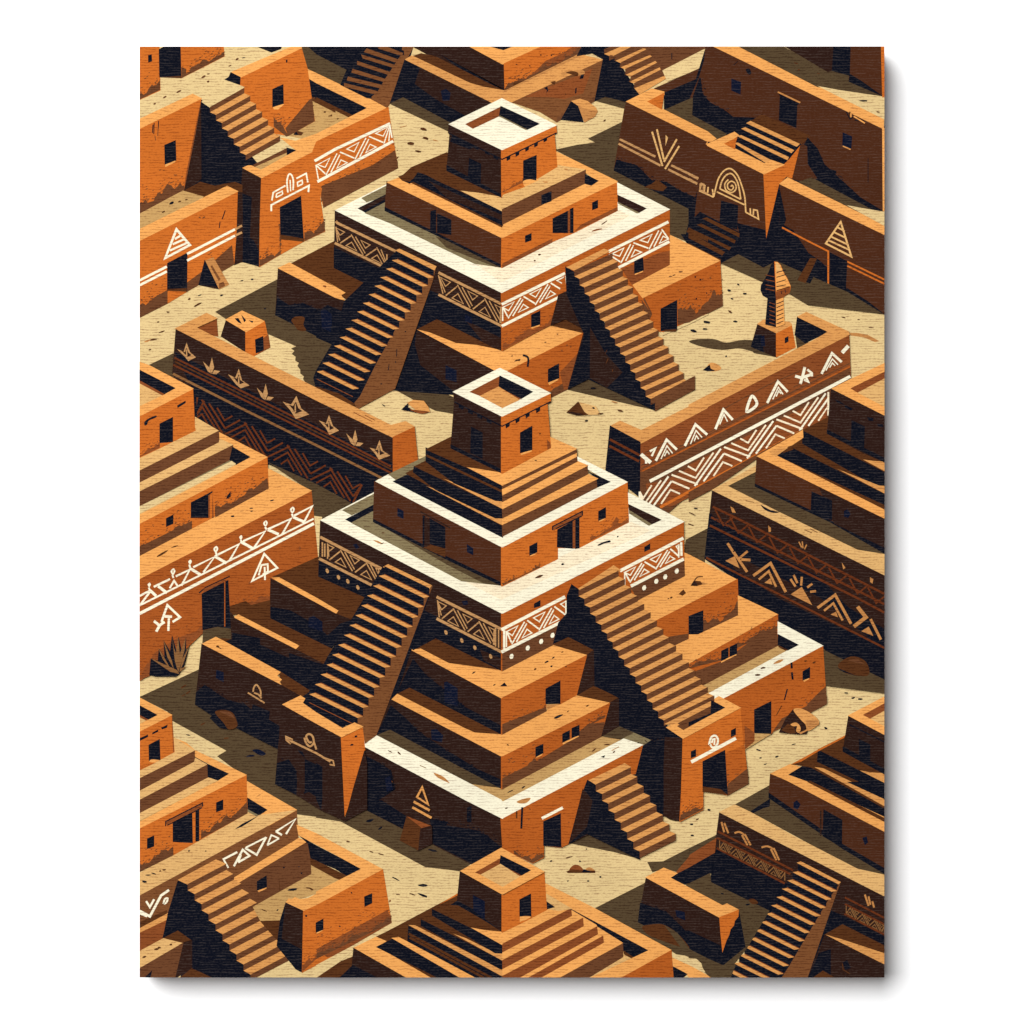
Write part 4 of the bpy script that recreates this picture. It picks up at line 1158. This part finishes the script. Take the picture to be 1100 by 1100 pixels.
p('E', 'D4 188,552 718,272 738,580 450,728 440,742 350,750 302,822 275,606'); p('B', 'D4 640,580 700,520 732,490 738,580 600,650', 'D4 450,728 500,660 560,630 738,540 738,580'); grime('B', 'D4 590,655 738,580', 16, 14)
door('D4 352,612 440,568 440,742 352,738'); p('g', 'D4 350,740 440,742 300,825 300,800 350,770'); p('R', 'D4 300,700 350,735 350,780 302,822')
window('D4 612,407 648,385 648,440 612,452', 'D4 612,454 648,441 640,450 618,462')
l('N', 2.2, 'D4 550,358 552,390', 'D4 552,410 557,450'); l('N', 1.4, 'D4 528,500 512,560'); l('b', 1, 'D4 498,590 470,640'); spots('b', 'D4 672,357 625,350', 1.6, .9)
part('b8', 'boulder', 'hollow tan boulder beside the right house door')
p('k', 'D4 485,732 520,660 560,610 595,650 640,700 630,740 590,742'); p('b', 'D4 500,720 530,690 560,700 570,735 540,738'); blob('t', 'D4 560,612 600,605 645,625 690,660 695,690 640,725 625,690 600,665'); p('y', 'D4 630,670 690,665 697,690 600,742 635,715')
blob('t', 'D4 545,690 570,680 590,690 600,715 590,735 575,725 580,700 560,700'); p('y', 'D4 590,735 640,715 635,722 600,743')
part('t2')
# --- front plinths
p('N', 'C3 345,1005 370,940 410,965 C4 450,40 880,700 C4 968,765 955,1045 C5 952,210 730,120 560,0 440,0 C4 720,960 752,802 620,700 490,480 270,262 300,140')
p('k', 'C4 872,760 968,765 958,1045 C5 952,210 860,180 C4 862,1000'); p('N', 'C4 700,800 790,775 860,760 862,1100 C5 860,180 730,110 720,20 C4 715,955')
spots('b', 'C4 625,440 630,480 720,600 770,660 790,710', .7, 4, -15)
p('o', 'C4 530,755 628,703 792,775 752,802 690,780 625,775'); p('O', 'C4 530,757 628,703 700,735 625,773')
p('k', 'B4 258,806 830,1105 B5 995,192 995,352 830,440 268,150 265,0 B4 262,900')
p('N', 'B4 262,860 340,900 400,940 420,1040 330,1100 B5 350,100 520,210 700,330 830,435 268,150 265,0'); p('N', 'B5 610,200 850,240 990,350 840,440 640,330')
p('k', 'B5 780,120 995,195 995,340 880,260 700,230'); p('N', 'B5 810,140 830,130 830,215 810,210')
p('E', 'C5 0,190 C4 752,800 712,955 C5 450,0 355,330 315,350 220,340 220,405 160,435 0,357 B5 990,195')
grime('B', 'C5 60,385 160,435 220,402', 9, 8); p('k', 'C5 452,0 540,60 460,280 355,330')
p('O', 'B4 318,748 392,714 995,1033 840,1012')
p('g', 'B4 825,1010 995,1035 C4 530,757 632,773 B5 1000,108')
p('C', 'B4 258,778 318,748 830,1012 990,1095 B5 1000,107 C4 650,768 752,800 C5 0,192 B5 995,193 B4 805,1098 258,808')
p('C', 'B4 830,1012 B5 1000,107 1000,195 B4 805,1098')
spots('b', 'B4 395,835 445,845', 4, .9, 30); blob('y', 'B4 630,950 680,970 715,1005 690,995 650,975'); l('z', .8, 'B4 555,910 590,925'); blob('y', 'C5 75,105 110,90 150,85 130,110 95,115'); p('N', 'C4 525,865 550,855 545,870'); spots('b', 'C4 598,838 C5 20,140', 1.4, .9); spots('N', 'C4 112,1027 40,1050', 3, .9, -25); spots('b', 'C4 490,828 560,798', 3, .9, -15); l('y', .8, 'C4 585,830 625,810')
l('N', 2.2, 'C5 105,135 100,250'); l('b', 1.6, 'C5 75,155 75,195'); spots('R', 'C5 140,200 145,145 355,215', 1, 1.4)
door('C5 220,212 312,170 315,348 220,340'); p('E', 'C5 312,172 318,170 318,346 315,346'); l('C', 3, 'C5 210,195 323,137')
sub('striped_triangle')
l('t', 2.2, 'B5 568,28 540,80 600,120', closed=True); l('t', 2.6, 'B5 522,105 608,152', 'B5 515,135 618,192')
sub()
for a in ('B4 385,985 410,1000', ):
    l('b', 1.4, a)
p('n', 'B4 370,980 395,970 410,1040 380,1050')
# second tier
p('k', 'B4 385,548 995,858 995,1035 395,716 325,745'); p('N', 'B4 325,745 400,590 480,660 560,740 700,830 860,930 995,990 995,1035 395,716'); p('k', 'B4 480,600 995,870 995,960 700,830')
p('n', 'B4 618,720 645,718 678,750 672,785 620,770')
p('E', 'B4 993,860 C4 580,572 530,755 0,1036 B4 993,1036')
p('B', 'C4 0,980 200,880 330,800 460,690 545,680 530,755 0,1036'); grime('B', 'C4 0,1036 250,905', 22, 26); grime('B', 'C4 455,700 550,652', 6, 10)
p('b', 'B4 428,526 500,488 995,742 850,738 795,715'); p('T', 'B4 388,546 430,526 795,712 850,736 1000,746 C4 0,740 395,532 580,570 0,858 B4 992,860')
p('b', 'C4 395,533 490,486 622,548 580,572'); p('k', 'C4 580,572 622,548 622,700 530,755')
window('C4 322,742 358,724 358,770 322,785', 'C4 320,790 408,748 408,756 325,798'); window('C4 372,712 410,695 410,748 372,760'); window('C4 178,814 216,797 216,845 178,862', 'C4 178,866 216,846 210,856 183,870')
blob('N', 'C4 275,655 300,640 325,637 305,652 285,660'); spots('b', 'C4 350,620 455,590', 2, .9, -25); spots('b', 'B4 1028,800', 2, .7, 0)
# first tier
p('k', 'B4 507,288 995,546 995,743 500,490 430,526'); p('N', 'B4 430,526 520,340 580,420 680,500 800,600 995,700 995,743 500,490'); p('k', 'B4 640,410 995,580 995,680 760,560')
p('n', 'B4 688,466 700,462 756,498 756,590 690,570')
p('E', 'B4 993,548 C4 456,316 400,530 310,580 230,605 0,742 B4 993,743'); p('B', 'C4 0,690 230,600 235,618 0,742'); grime('B', 'C4 0,740 230,620', 9, 16)
p('b', 'B4 508,284 640,222 1000,402 880,388 710,364'); p('T', 'B4 508,290 560,285 710,363 880,386 1000,402 C4 0,400 270,260 456,314 0,542 B4 992,548')
p('b', 'C4 268,262 350,220 492,290 456,316'); p('k', 'C4 456,316 492,290 492,478 400,532')
door('C4 232,500 308,458 308,580 232,580'); p('g', 'C4 235,582 300,580 235,612'); p('y', 'C4 235,585 308,580 240,612')
spots('N', 'B4 845,412 955,478 C4 235,355 272,332 262,378', 2.2, .9, -20); p('N', 'B4 985,485 1010,465 1025,485'); spots('b', 'C4 175,393 340,380 320,302 B4 625,282', 1.4, .9)
# --- terrace block
p('k', 'B3 22,596 995,1093 B4 995,402 640,226 550,240 B3 280,1010 12,895')
p('N', 'B3 15,800 300,945 640,1110 B4 995,300 995,402 640,226 520,290 B3 280,1015 12,895'); p('k', 'B4 880,290 995,340 995,395 900,345')
p('n', 'B3 195,725 215,720 230,740 215,750', 'B4 780,30 810,25 815,45 790,50')
p('E', 'B3 993,1093 C3 970,603 975,890 725,1020 C4 300,200 270,262 0,402 B4 993,402')
p('B', 'C4 0,305 350,130 300,180 272,262 0,402', 'C3 690,955 972,805 976,892 725,1022'); p('R', 'C4 300,150 345,100 350,125 275,262')
window('C3 760,738 792,718 792,750 760,765'); window('C4 168,42 203,22 203,55 168,66')
sub('frieze', 'tan chevron frieze')
l('w', 3, 'B3 20,684 352,856', 'B3 14,800 302,945')
frieze('w', 'B3 60,806 335,940 60,716', 2, 1.3, .5, flip=True); l('w', 1.6, 'B3 32,712 32,790', 'B3 45,720 45,790')
sub('frieze', 'tan chevron frieze')
l('w', 3, 'B3 645,1005 B4 995,180', 'B4 645,122 995,302')
frieze('w', 'B4 650,115 955,268 650,20', 2.2, 1.3, .6, flip=True); l('w', 1.4, 'B4 978,180 978,280', 'B4 962,172 962,272')
sub('frieze', 'cream chevron frieze')
l('C', 3.4, 'B4 993,182 C4 335,5', 'B4 993,302 C4 350,122')
frieze('C', 'C4 20,278 340,115 20,185', 2.2, 1.45, .2); l('C', 2.4, 'C4 8,185 8,285')
sub('frieze', 'cream chevron frieze')
l('C', 3.4, 'C3 630,866 970,690', 'C3 688,948 972,802')
frieze('C', 'C3 655,945 945,798 655,868', 2.1, 1.45, .2); l('C', 2.4, 'C3 958,712 960,785')
for s_ in ('B3 58,866', 'B3 118,900', 'B3 168,922', 'B3 222,955', 'B4 695,196', 'B4 780,240', 'B4 850,278', 'B4 935,325'):
    x, y = pts(s_)[0]; lay('w', [[(x - 1.6, y - 2), (x, y - 2.6), (x + 1.8, y - .5), (x + 1.8, y + 2), (x, y + 2.6), (x - 1.6, y + .5)]])
for s_ in ('C4 48,325', 'C4 135,280', 'C4 207,245', 'C4 268,212', 'C3 760,957', 'C3 825,922', 'C3 873,898', 'C3 935,867'):
    x, y = pts(s_)[0]; lay('C', [[(x - 2.2, y - .5), (x - 1, y - 2.4), (x + 1.2, y - 2.8), (x + 2.2, y - .5), (x + 1.2, y + 2.2), (x - 1, y + 2.8), (x - 2.2, y + 1.5)]])
sub()
# --- terrace top
p('C', 'B3 24,594 320,440 C3 660,440 972,602 0,1093 B3 995,1093')
p('c', 'B3 790,920 995,947 C3 295,800 690,605 790,650 0,1015 B3 995,1020')
p('o', 'B3 142,540 312,452 306,512 190,566'); p('N', 'B3 158,590 306,513 306,548 192,608')
p('o', 'B3 190,608 306,546 640,760 995,946 780,920'); p('O', 'B3 306,600 640,770 995,946 900,932 700,830')
p('k', 'C3 676,510 850,592 797,616 680,542'); p('o', 'C3 680,542 797,616 785,622 680,556')
blob('N', 'C3 508,728 530,715 550,708 575,702 578,712 550,718 520,730'); blob('b', 'C3 172,905 195,890 218,888 200,902'); blob('y', 'B3 305,702 330,705 358,722 335,718'); spots('N', 'C3 322,830 618,682', 1.4, .9); l('b', .8, 'B3 345,722 362,715'); spots('b', 'B3 358,662', 2, .7, 20)
# --- block with doors
p('K', 'B3 312,386 998,727 998,946 690,798 306,602'); p('N', 'B3 306,590 690,785 995,930 995,946 690,800 306,603')
p('n', 'B3 435,528 468,545 468,588 435,572', 'B3 808,722 842,745 842,782 808,765')
p('F', 'B3 993,737 C3 668,392 676,605 410,742 295,742 295,802 0,947 B3 993,947'); grime('B', 'C3 0,945 200,848', 3, 5); grime('R', 'C3 470,705 676,605', 9, 12)
p('R', 'C3 590,610 610,575 625,590 600,650')
door('B3 608,585 690,632 690,748 606,718'); p('N', 'B3 572,570 582,572 582,735 572,740'); l('k', 1.6, 'B3 558,548 718,635', 'B3 590,600 590,735'); p('b', 'B3 575,740 625,730 690,748 690,790 620,760')
p('k', 'B3 582,580 606,590 606,725 582,735')
door('C3 295,645 378,600 378,745 293,738'); p('R', 'C3 378,602 392,595 392,745 378,743'); p('N', 'C3 392,592 410,583 410,742 392,746')
p('R', 'C3 266,628 428,545 428,565 285,640 275,648'); l('N', 1.3, 'C3 268,648 268,628 428,546 428,570', 'C3 285,640 425,572')
window('C3 515,548 552,527 552,580 515,595', 'C3 515,598 552,582 545,590 520,602'); window('C3 145,735 184,715 184,765 145,782', 'C3 145,785 184,767 175,778 150,788')
# --- its stepped roof
p('o', 'B3 385,350 590,250 590,290 415,388'); 
p('C', 'B3 320,385 385,350 430,385 995,685 C3 0,680 575,388 400,285 400,254 668,389 0,737 B3 995,737')
p('N', 'B3 413,386 520,335 1000,615 1000,686'); p('B', 'C3 -2,614 510,370 510,416 0,680'); p('N', 'C3 452,328 577,388 510,416 505,370')
p('b', 'B3 480,342 525,320 960,540 998,580 998,622'); p('t', 'B3 590,410 640,430 960,585 1000,583 1000,618 985,612'); p('T', 'B3 998,583 C3 455,346 510,371 0,616 B3 998,616')
p('N', 'B3 525,305 1000,528 1000,582 960,582 640,430 520,335'); p('B', 'C3 -2,530 455,300 456,347 0,582')
p('b', 'B3 528,305 590,275 960,450 1000,490 1000,530'); p('t', 'B3 680,370 740,395 960,490 1000,493 1000,532'); p('T', 'B3 998,493 C3 400,277 456,300 0,532 B3 998,531')
p('N', 'B3 588,206 1000,398 1000,492 960,488 740,395 588,278'); l('b', 2.4, 'B3 590,246 998,440'); p('B', 'C3 -2,405 395,211 400,278 0,494'); p('T', 'C3 -2,430 396,236 396,252 0,458')
p('b', 'B3 588,214 728,145 740,205 998,342 880,325 810,312'); p('T', 'B3 808,310 880,322 998,342 C3 256,205 255,148 396,211 0,406 B3 998,406')
spots('N', 'C3 178,274', 1.8, .8, 0)
# --- tower
p('k', 'B2 742,940 998,1060 B3 998,342 722,206'); p('N', 'B3 722,190 998,325 998,342 722,207')
p('F', 'B2 993,1060 C2 238,960 C3 258,206 150,262 0,342 B3 993,342'); p('T', 'C3 95,238 130,222 158,212 155,225 100,245')
p('R', 'C3 238,160 256,180 258,206 240,215')
p('k', 'B2 735,905 997,1034 997,1088 742,958'); p('F', 'B2 993,1034 C2 256,914 258,956 0,1090 B2 993,1088'); l('N', 1.3, 'B2 742,960 997,1090 C2 258,957')
p('N', *['B2 %d,%d %d,%d %d,%d %d,%d' % (x, y, x + 26, y + 13, x + 24, y + 30, x - 2, y + 18) for x, y in ((765, 972), (815, 998), (865, 1022), (915, 1048))])
p('N', *['C2 %d,%d %d,%d %d,%d %d,%d' % (x, y, x + 24, y - 12, x + 22, y + 8, x + 2, y + 20) for x, y in ((15, 1082), (68, 1055), (122, 1028), (178, 1000))])
door('B3 832,95 890,125 890,262 828,232'); door('C3 95,125 157,90 157,215 95,232')
p('C', 'B2 735,905 985,778 C2 256,912 B2 997,1036')
p('R', 'B2 825,905 985,822 978,878 880,926'); p('N', 'B2 985,820 C2 160,905 98,942 -20,878'); p('R', 'C2 -20,880 98,942 85,948 -20,892'); p('t', 'B2 880,927 978,879 C2 88,948 B2 998,990')
spots('b', 'C3 200,130', .9, .9)
# --- gatehouses at the feet of the stairs
p('b', 'A4 920,572 945,560 1000,600 960,610')
sub('gatehouse', 'dark left gatehouse with a curled glyph')
p('k', 'A4 820,585 1000,650 B4 135,752 150,1100 B5 152,208 25,150 A4 900,1072 780,1010 795,820')
p('N', 'A4 790,900 850,880 890,940 900,1070 780,1010'); p('N', 'A4 905,830 925,840 940,880 1030,920 1030,1090 B5 25,150 A4 1020,1090 960,1050 935,1060'); p('k', 'A4 905,840 935,870 935,1050 895,1070')
p('N', 'B4 0,900 30,920 30,1100 B5 25,90 25,150 0,90')
p('F', 'B4 133,755 248,703 260,825 182,1100 B5 152,185 145,0'); p('k', 'B4 258,828 270,900 B5 270,145 152,210 200,30')
p('T', 'A4 820,583 915,537 938,552 925,575 B4 0,628 140,712 205,682 250,702 135,757 0,684')
l('w', 2.2, 'A4 840,768 1090,898 B4 0,845 75,890'); l('w', 1.5, 'A4 862,795 838,775 836,755 870,770 868,790', 'B4 50,872 90,885 95,910 70,905')
curve('w', 2.1, 'A4 935,760 945,790 965,808 985,790 980,755 960,742 945,755 960,785 975,785'); l('w', 2, 'A4 985,780 1000,825')
spots('N', 'B4 190,800 212,755', 1.4, 1)
sub('gatehouse', 'orange right gatehouse with a curled glyph over its door')
p('E', 'C4 968,762 D4 275,603 318,1008 205,1070 75,1035 C5 1075,145 950,210 C4 960,1045')
p('F', 'C4 968,762 D4 275,603 290,800 75,900 75,1040 C5 1075,148 955,210')
grime('B', 'D4 205,1070 318,1008', 18, 10); grime('B', 'C5 952,210 1075,147', 12, 12); p('B', 'D4 212,1010 312,930 318,1008 207,1068')
p('N', 'D4 75,890 192,830 206,1066 75,1035'); p('b', 'D4 75,1025 170,1040 206,1068 75,1050'); p('N', 'D4 160,965 175,958 180,1040 160,1035')
p('N', 'D4 10,836 38,822 38,862 10,872', 'D4 225,722 252,708 252,746 225,760')
l('C', 3.6, 'D4 12,892 252,764'); curve('C', 2.2, 'D4 108,800 118,762 140,750 155,770 150,800 128,815 112,795'); l('C', 1.8, 'D4 122,790 128,770 138,768 136,800')
p('T', 'C4 880,706 935,680 970,715 D4 0,698 190,600 125,562 160,540 276,601 C4 968,765')
p('N', 'D4 118,562 190,600 100,648'); p('b', 'C4 920,690 1095,610 1100,640 970,715'); p('N', 'C4 968,716 D4 0,688 115,630 115,640 0,700 C4 975,722'); spots('b', 'C4 1000,690', 1.5, .8)
sub()
# --- stairs
sub('staircase', 'left stair of the great temple, in shadow with lit treads')
p('N', 'B3 360,840 620,950 B4 430,525 250,700 140,690 A4 900,560 960,520 B4 60,330 200,110')
p('M', 'B3 625,945 600,1010 B4 605,-10 320,748 262,790 250,700 185,680 250,560 560,20')
p('t', 'B3 362,845 385,832 618,945 606,960')
steps('t', 'N', 'B3 365,840 606,958 333.9,892.9', 14, 9.3, edge='R', taper=1.08)
p('N', 'A4 925,572 B4 0,612 150,695 145,718 0,640'); p('T', 'A4 820,583 915,537 938,552 925,575 B4 0,628 140,712 205,682 250,702 135,757 0,684')
sub('staircase', 'right stair of the great temple, lit, with a navy side')
p('N', 'C3 345,1000 370,940 410,968 C4 880,700 865,760 640,640 630,550 495,478 492,290 352,218 272,256 300,145 345,95')
p('t', 'C3 408,962 595,838 632,862 440,985'); 
steps('t', 'B', 'C3 408,970 622,864 438.5,1016.5', 16, 6.4, taper=1.26)
p('T', 'C4 880,706 935,682 968,716 D4 0,698 190,600 276,601 C4 968,765')
p('t', 'C4 868,688 1120,566 1124,588 928,692'); p('B', 'C4 928,692 1124,590 1118,636 970,718'); p('T', 'C4 880,706 935,682 950,692 905,712'); p('N', 'D4 0,680 118,632 120,562 190,600 0,698')
sub('staircase', 'small lit stair at the front corner')
p('N', 'C4 455,990 500,1015 C5 560,80 735,375 735,415 452,276 355,332 440,0 C4 420,1085')
p('k', 'C5 450,60 480,100 450,240 360,325 430,40')
p('t', 'C4 466,990 655,900 686,920 500,1012')
steps('t', 'B', 'C4 500,1012 688,920 533.6,1063.4', 8, 7.2, taper=1.03)
# =================================================================== bottom temple
part('b9', 'boulder', 'brown block leaning on the wall under the striped triangle')
p('b', 'B5 485,182 615,235 570,262 545,245'); p('R', 'B5 485,185 612,235 560,255 490,225'); p('b', 'B5 485,186 560,245 548,365 450,312'); p('k', 'B5 560,250 618,235 620,330 548,366'); p('b', 'B5 490,230 555,250 545,360 455,310')
part('t3', 'stepped_temple', 'stepped temple cut off by the bottom edge')
p('b', 'B5 330,830 755,605 1000,800 1000,1055 490,1055'); p('F', 'B5 430,780 610,690 755,602 760,625 620,690 450,775'); p('b', 'B5 300,840 450,770 620,680 757,612 770,655 600,760 420,840')
p('G', 'B5 0,1050 0,985 205,875 200,900 130,960'); p('b', 'B5 0,1052 130,965 205,935 200,1000 125,1052'); p('k', 'B5 200,892 500,1052 120,1052 190,1000'); p('N', 'B5 195,985 330,1052 125,1052')
p('T', 'B5 203,890 320,833 372,855 325,886 615,1052 488,1052'); p('N', 'B5 323,886 412,842 775,1052 655,1052'); p('T', 'B5 405,838 440,834 870,1052 775,1052')
p('N', 'B5 495,775 1000,1040 1000,1055 860,1052 490,855'); l('b', 2.6, 'B5 500,835 900,1052', 'B5 495,815 940,1052')
p('t', 'B5 495,768 530,772 985,1005 1000,1005 1000,1043'); p('N', 'B5 562,735 1000,955 1000,1006 985,1003 562,772')
p('b', 'B5 562,735 625,705 740,800 1000,918 1000,956'); p('t', 'B5 735,815 800,840 960,920 1000,920 1000,958'); p('N', 'B5 622,680 1000,868 1000,919 960,918 622,715')
p('b', 'B5 622,680 755,615 770,650 1000,806 900,800 830,782'); p('T', 'B5 830,782 900,797 1000,806 C5 235,684 365,676 0,872 B5 1000,872')
p('T', 'C5 0,805 110,760 235,684 240,670 360,676 650,862 660,940 460,1055 0,1055')
p('R', 'C5 0,870 366,680 370,718 0,912', 'C5 0,958 430,732 433,773 0,1002', 'C5 0,1043 505,778 510,816 80,1055 0,1055', 'C5 130,1055 538,828 541,862 195,1055')
p('B', 'C5 300,1055 645,868 651,942 460,1055')
p('U', 'C5 458,1055 650,942 650,915 700,940 640,985 560,1030')
p('N', 'C5 360,680 375,680 790,902 705,945 650,905 648,862 510,775 505,765'); p('b', 'C5 650,905 706,943 695,950 650,925')
p('T', 'C5 228,545 495,680 902,902 635,1055 462,1055 787,904 370,680 280,670 232,600')
p('U', 'C5 232,600 300,640 370,680 300,690 240,680')
p('N', 'C5 234,640 282,672 238,684')
p('E', 'C5 635,1052 905,905 916,1055')
p('k', 'B5 772,478 1000,600 1000,806 755,645'); p('N', 'B5 720,660 755,640 880,705 900,735 980,790 760,660'); p('n', 'B5 842,610 902,642 902,735 845,690')
p('F', 'B5 996,600 C5 222,482 236,686 95,760 0,806 B5 996,806')
door('C5 92,632 150,602 152,725 92,722'); blob('T', 'C5 95,735 110,720 150,722 140,732 110,745'); p('T', 'C5 92,722 152,724 92,752')
p('T', 'B5 775,477 993,354 C5 222,482 B5 999,602')
p('R', 'B5 855,485 985,412 988,440 885,496'); p('N', 'B5 990,395 C5 148,473 100,500 -15,438'); p('R', 'C5 -15,440 100,500 88,506 -15,450'); p('U', 'B5 885,497 988,441 C5 90,506 B5 1000,560')
# =================================================================== broken edges where the dark inks meet
for key, col, spread, edges in (
        ('fw', 'N', 1.6, ('C1 612,655 720,685 800,765 880,775 960,825 1020,855',)),
        ('h8', 'N', 2.2, ('D1 70,225 75,300 115,350 200,400 245,435', 'D1 650,560 680,610 725,700 790,750 850,800 900,850')),
        ('t1', 'N', 1.8, ('A2 790,400 850,440 930,430 1020,470',)),
        ('t2', 'N', 1.8, ('A4 365,515 400,482 460,520 520,560 640,590', 'B4 275,870 340,900 400,940 415,1030', 'B5 620,205 850,240 980,340',
                          'B4 400,600 480,665 560,745 700,832 860,930', 'B4 520,345 580,422 680,500 800,600', 'A4 800,905 850,885 890,940')),
        ('hr', 'N', 1.8, ('D3 115,565 300,690',)),
        ('cr', 'N', 1.6, ('C5 745,655 880,700 980,800',)),
        ('t2', 'k', 1.8, ('C4 720,800 790,778 858,765', 'B5 795,130 900,270'))):
    part(key)
    for e in edges:
        stipple(col, e, spread)
LAMP_SIZE = 9.0
LAMP_POWER = 1800.0
LAMP_DIR = (-1.9, -3.6, 1.8)
WORLD = 0.05
# ------------------------------------------------------------------ build the printed meshes
def to_world(x, y, lv):
    return ((x - 550) * MM, -lv * INK_STEP - 2e-5, (550 - y) * MM)

root = bpy.data.objects.new('canvas_print', None)
scn.collection.objects.link(root)
root.location = (0, 0, 0)
root['label'] = 'rectangular stretched canvas print of terracotta stepped temples and houses, on a white wall'
root['category'] = 'canvas print'

built = {}
for key, d in OBJ.items():
    if not d['faces'] and d['parent'] is not None:
        continue
    bm = bmesh.new()
    cols = sorted({f[0] for f in d['faces']})
    for col, lv, q in d['faces']:
        W = [to_world(x, y, lv) for x, y in q]
        tris = [(0, 1, 2)] if len(q) == 3 else tessellate_polygon([[Vector((x, y, 0)) for x, y in q]])
        vs = [bm.verts.new(c) for c in W]
        for t in tris:
            (ax, ay), (bx, by), (cx, cy) = (q[i] for i in t)
            k = (bx - ax) * (cy - ay) - (by - ay) * (cx - ax)
            if abs(k) < 1e-4:
                continue
            # image y runs down: this order makes the face look out of the wall
            try:
                f = bm.faces.new([vs[i] for i in (t if k < 0 else t[::-1])])
            except ValueError:
                continue
            f.material_index = cols.index(col)
    bm.normal_update()
    for f in bm.faces:
        if f.normal.y > 0:
            f.normal_flip()
    me = bpy.data.meshes.new(d['name'])
    bm.to_mesh(me); bm.free()
    for c_ in cols:
        me.materials.append(INK[c_])
    o = bpy.data.objects.new(d['name'], me)
    scn.collection.objects.link(o)
    if d['label']:
        o['label'] = d['label']
    o.parent = built.get(d['parent'], root) if d['parent'] else root
    built[key] = o

# ------------------------------------------------------------------ the stretched canvas itself
def plain(name, hexcol, rough=.85):
    m = bpy.data.materials.new(name); m.use_nodes = True
    nt = m.node_tree; b = nt.nodes['Principled BSDF']
    b.inputs['Roughness'].default_value = rough
    b.inputs['Specular IOR Level'].default_value = .08
    n = node(nt, 'ShaderNodeTexNoise'); n.inputs['Scale'].default_value = 420; n.inputs['Detail'].default_value = 3
    tc = node(nt, 'ShaderNodeTexCoord'); nt.links.new(tc.outputs['Object'], n.inputs['Vector'])
    mix = node(nt, 'ShaderNodeMix', data_type='RGBA')
    c = lin(hexcol)
    mix.inputs['A'].default_value = [v * .97 for v in c] + [1]; mix.inputs['B'].default_value = c + [1]
    nt.links.new(n.outputs[0], mix.inputs['Factor']); nt.links.new(mix.outputs['Result'], b.inputs['Base Color'])
    bp = node(nt, 'ShaderNodeBump'); bp.inputs['Strength'].default_value = .12; bp.inputs['Distance'].default_value = .0005
    nt.links.new(n.outputs[0], bp.inputs['Height']); nt.links.new(bp.outputs[0], b.inputs['Normal'])
    return m

def rounded_block(name, w, h, d, r, mat):
    bm = bmesh.new()
    ring = []
    for cx, cz, a0 in ((w / 2 - r, h / 2 - r, 0), (-w / 2 + r, h / 2 - r, 90), (-w / 2 + r, -h / 2 + r, 180), (w / 2 - r, -h / 2 + r, 270)):
        for i in range(5):
            a = math.radians(a0 + i * 22.5)
            ring.append((cx + r * math.cos(a), cz + r * math.sin(a)))
    prof = [(0.0008, 0.0), (0.0003, 0.0002), (0.0, 0.0008), (0.0, d)]
    rows = []
    for ins, y in prof:
        rows.append([bm.verts.new((x - math.copysign(min(ins, abs(x)), x), y, z - math.copysign(min(ins, abs(z)), z))) for x, z in ring])
    n = len(ring)
    for a, b in zip(rows, rows[1:]):
        for i in range(n):
            bm.faces.new((a[i], a[(i + 1) % n], b[(i + 1) % n], b[i]))
    bm.faces.new(rows[0][::-1]); bm.faces.new(rows[-1])
    bmesh.ops.recalc_face_normals(bm, faces=bm.faces[:])
    me = bpy.data.meshes.new(name); bm.to_mesh(me); bm.free(); me.materials.append(mat)
    o = bpy.data.objects.new(name, me); scn.collection.objects.link(o)
    return o

body = rounded_block('stretched_canvas', .800, 1.000, DEPTH, .002, plain('wrapped_edge_ink', '6A3C22'))
body.parent = root

# ------------------------------------------------------------------ wall
bm = bmesh.new()
bmesh.ops.create_cube(bm, size=1.0)
for v in bm.verts:
    v.co.x *= 5.0; v.co.z *= 4.0; v.co.y = v.co.y * .1 + DEPTH + .05
me = bpy.data.meshes.new('wall'); bm.to_mesh(me); bm.free()
me.materials.append(plain('white_wall_paint', 'FAFAFA', .9))
wall = bpy.data.objects.new('wall', me); scn.collection.objects.link(wall)
wall['kind'] = 'structure'

# ------------------------------------------------------------------ lamp, world, camera
D = 9.0
ld = bpy.data.lights.new('studio_softbox', 'AREA')
ld.shape = 'DISK'; ld.size = LAMP_SIZE; ld.energy = LAMP_POWER; ld.color = (1, 1, 1)
lo = bpy.data.objects.new('studio_softbox', ld); scn.collection.objects.link(lo)
lo.location = Vector(LAMP_DIR).normalized() * D
lo.rotation_euler = (-lo.location).to_track_quat('-Z', 'Y').to_euler()

w = bpy.data.worlds.new('World'); scn.world = w; w.use_nodes = True
w.node_tree.nodes['Background'].inputs[0].default_value = (1, 1, 1, 1)
w.node_tree.nodes['Background'].inputs[1].default_value = WORLD

cam = bpy.data.cameras.new('camera'); co = bpy.data.objects.new('camera', cam); scn.collection.objects.link(co)
CD = 3.2
co.location = (0, -CD, 0); co.rotation_euler = (math.radians(90), 0, 0)
cam.sensor_width = 36; cam.lens = 36 * CD / 1.1
cam.clip_end = 50
scn.camera = co
scn.view_settings.view_transform = 'Standard'; scn.view_settings.look = 'None'
scn.view_settings.gamma = 1; scn.view_settings.exposure = 0; scn.view_settings.use_curve_mapping = False
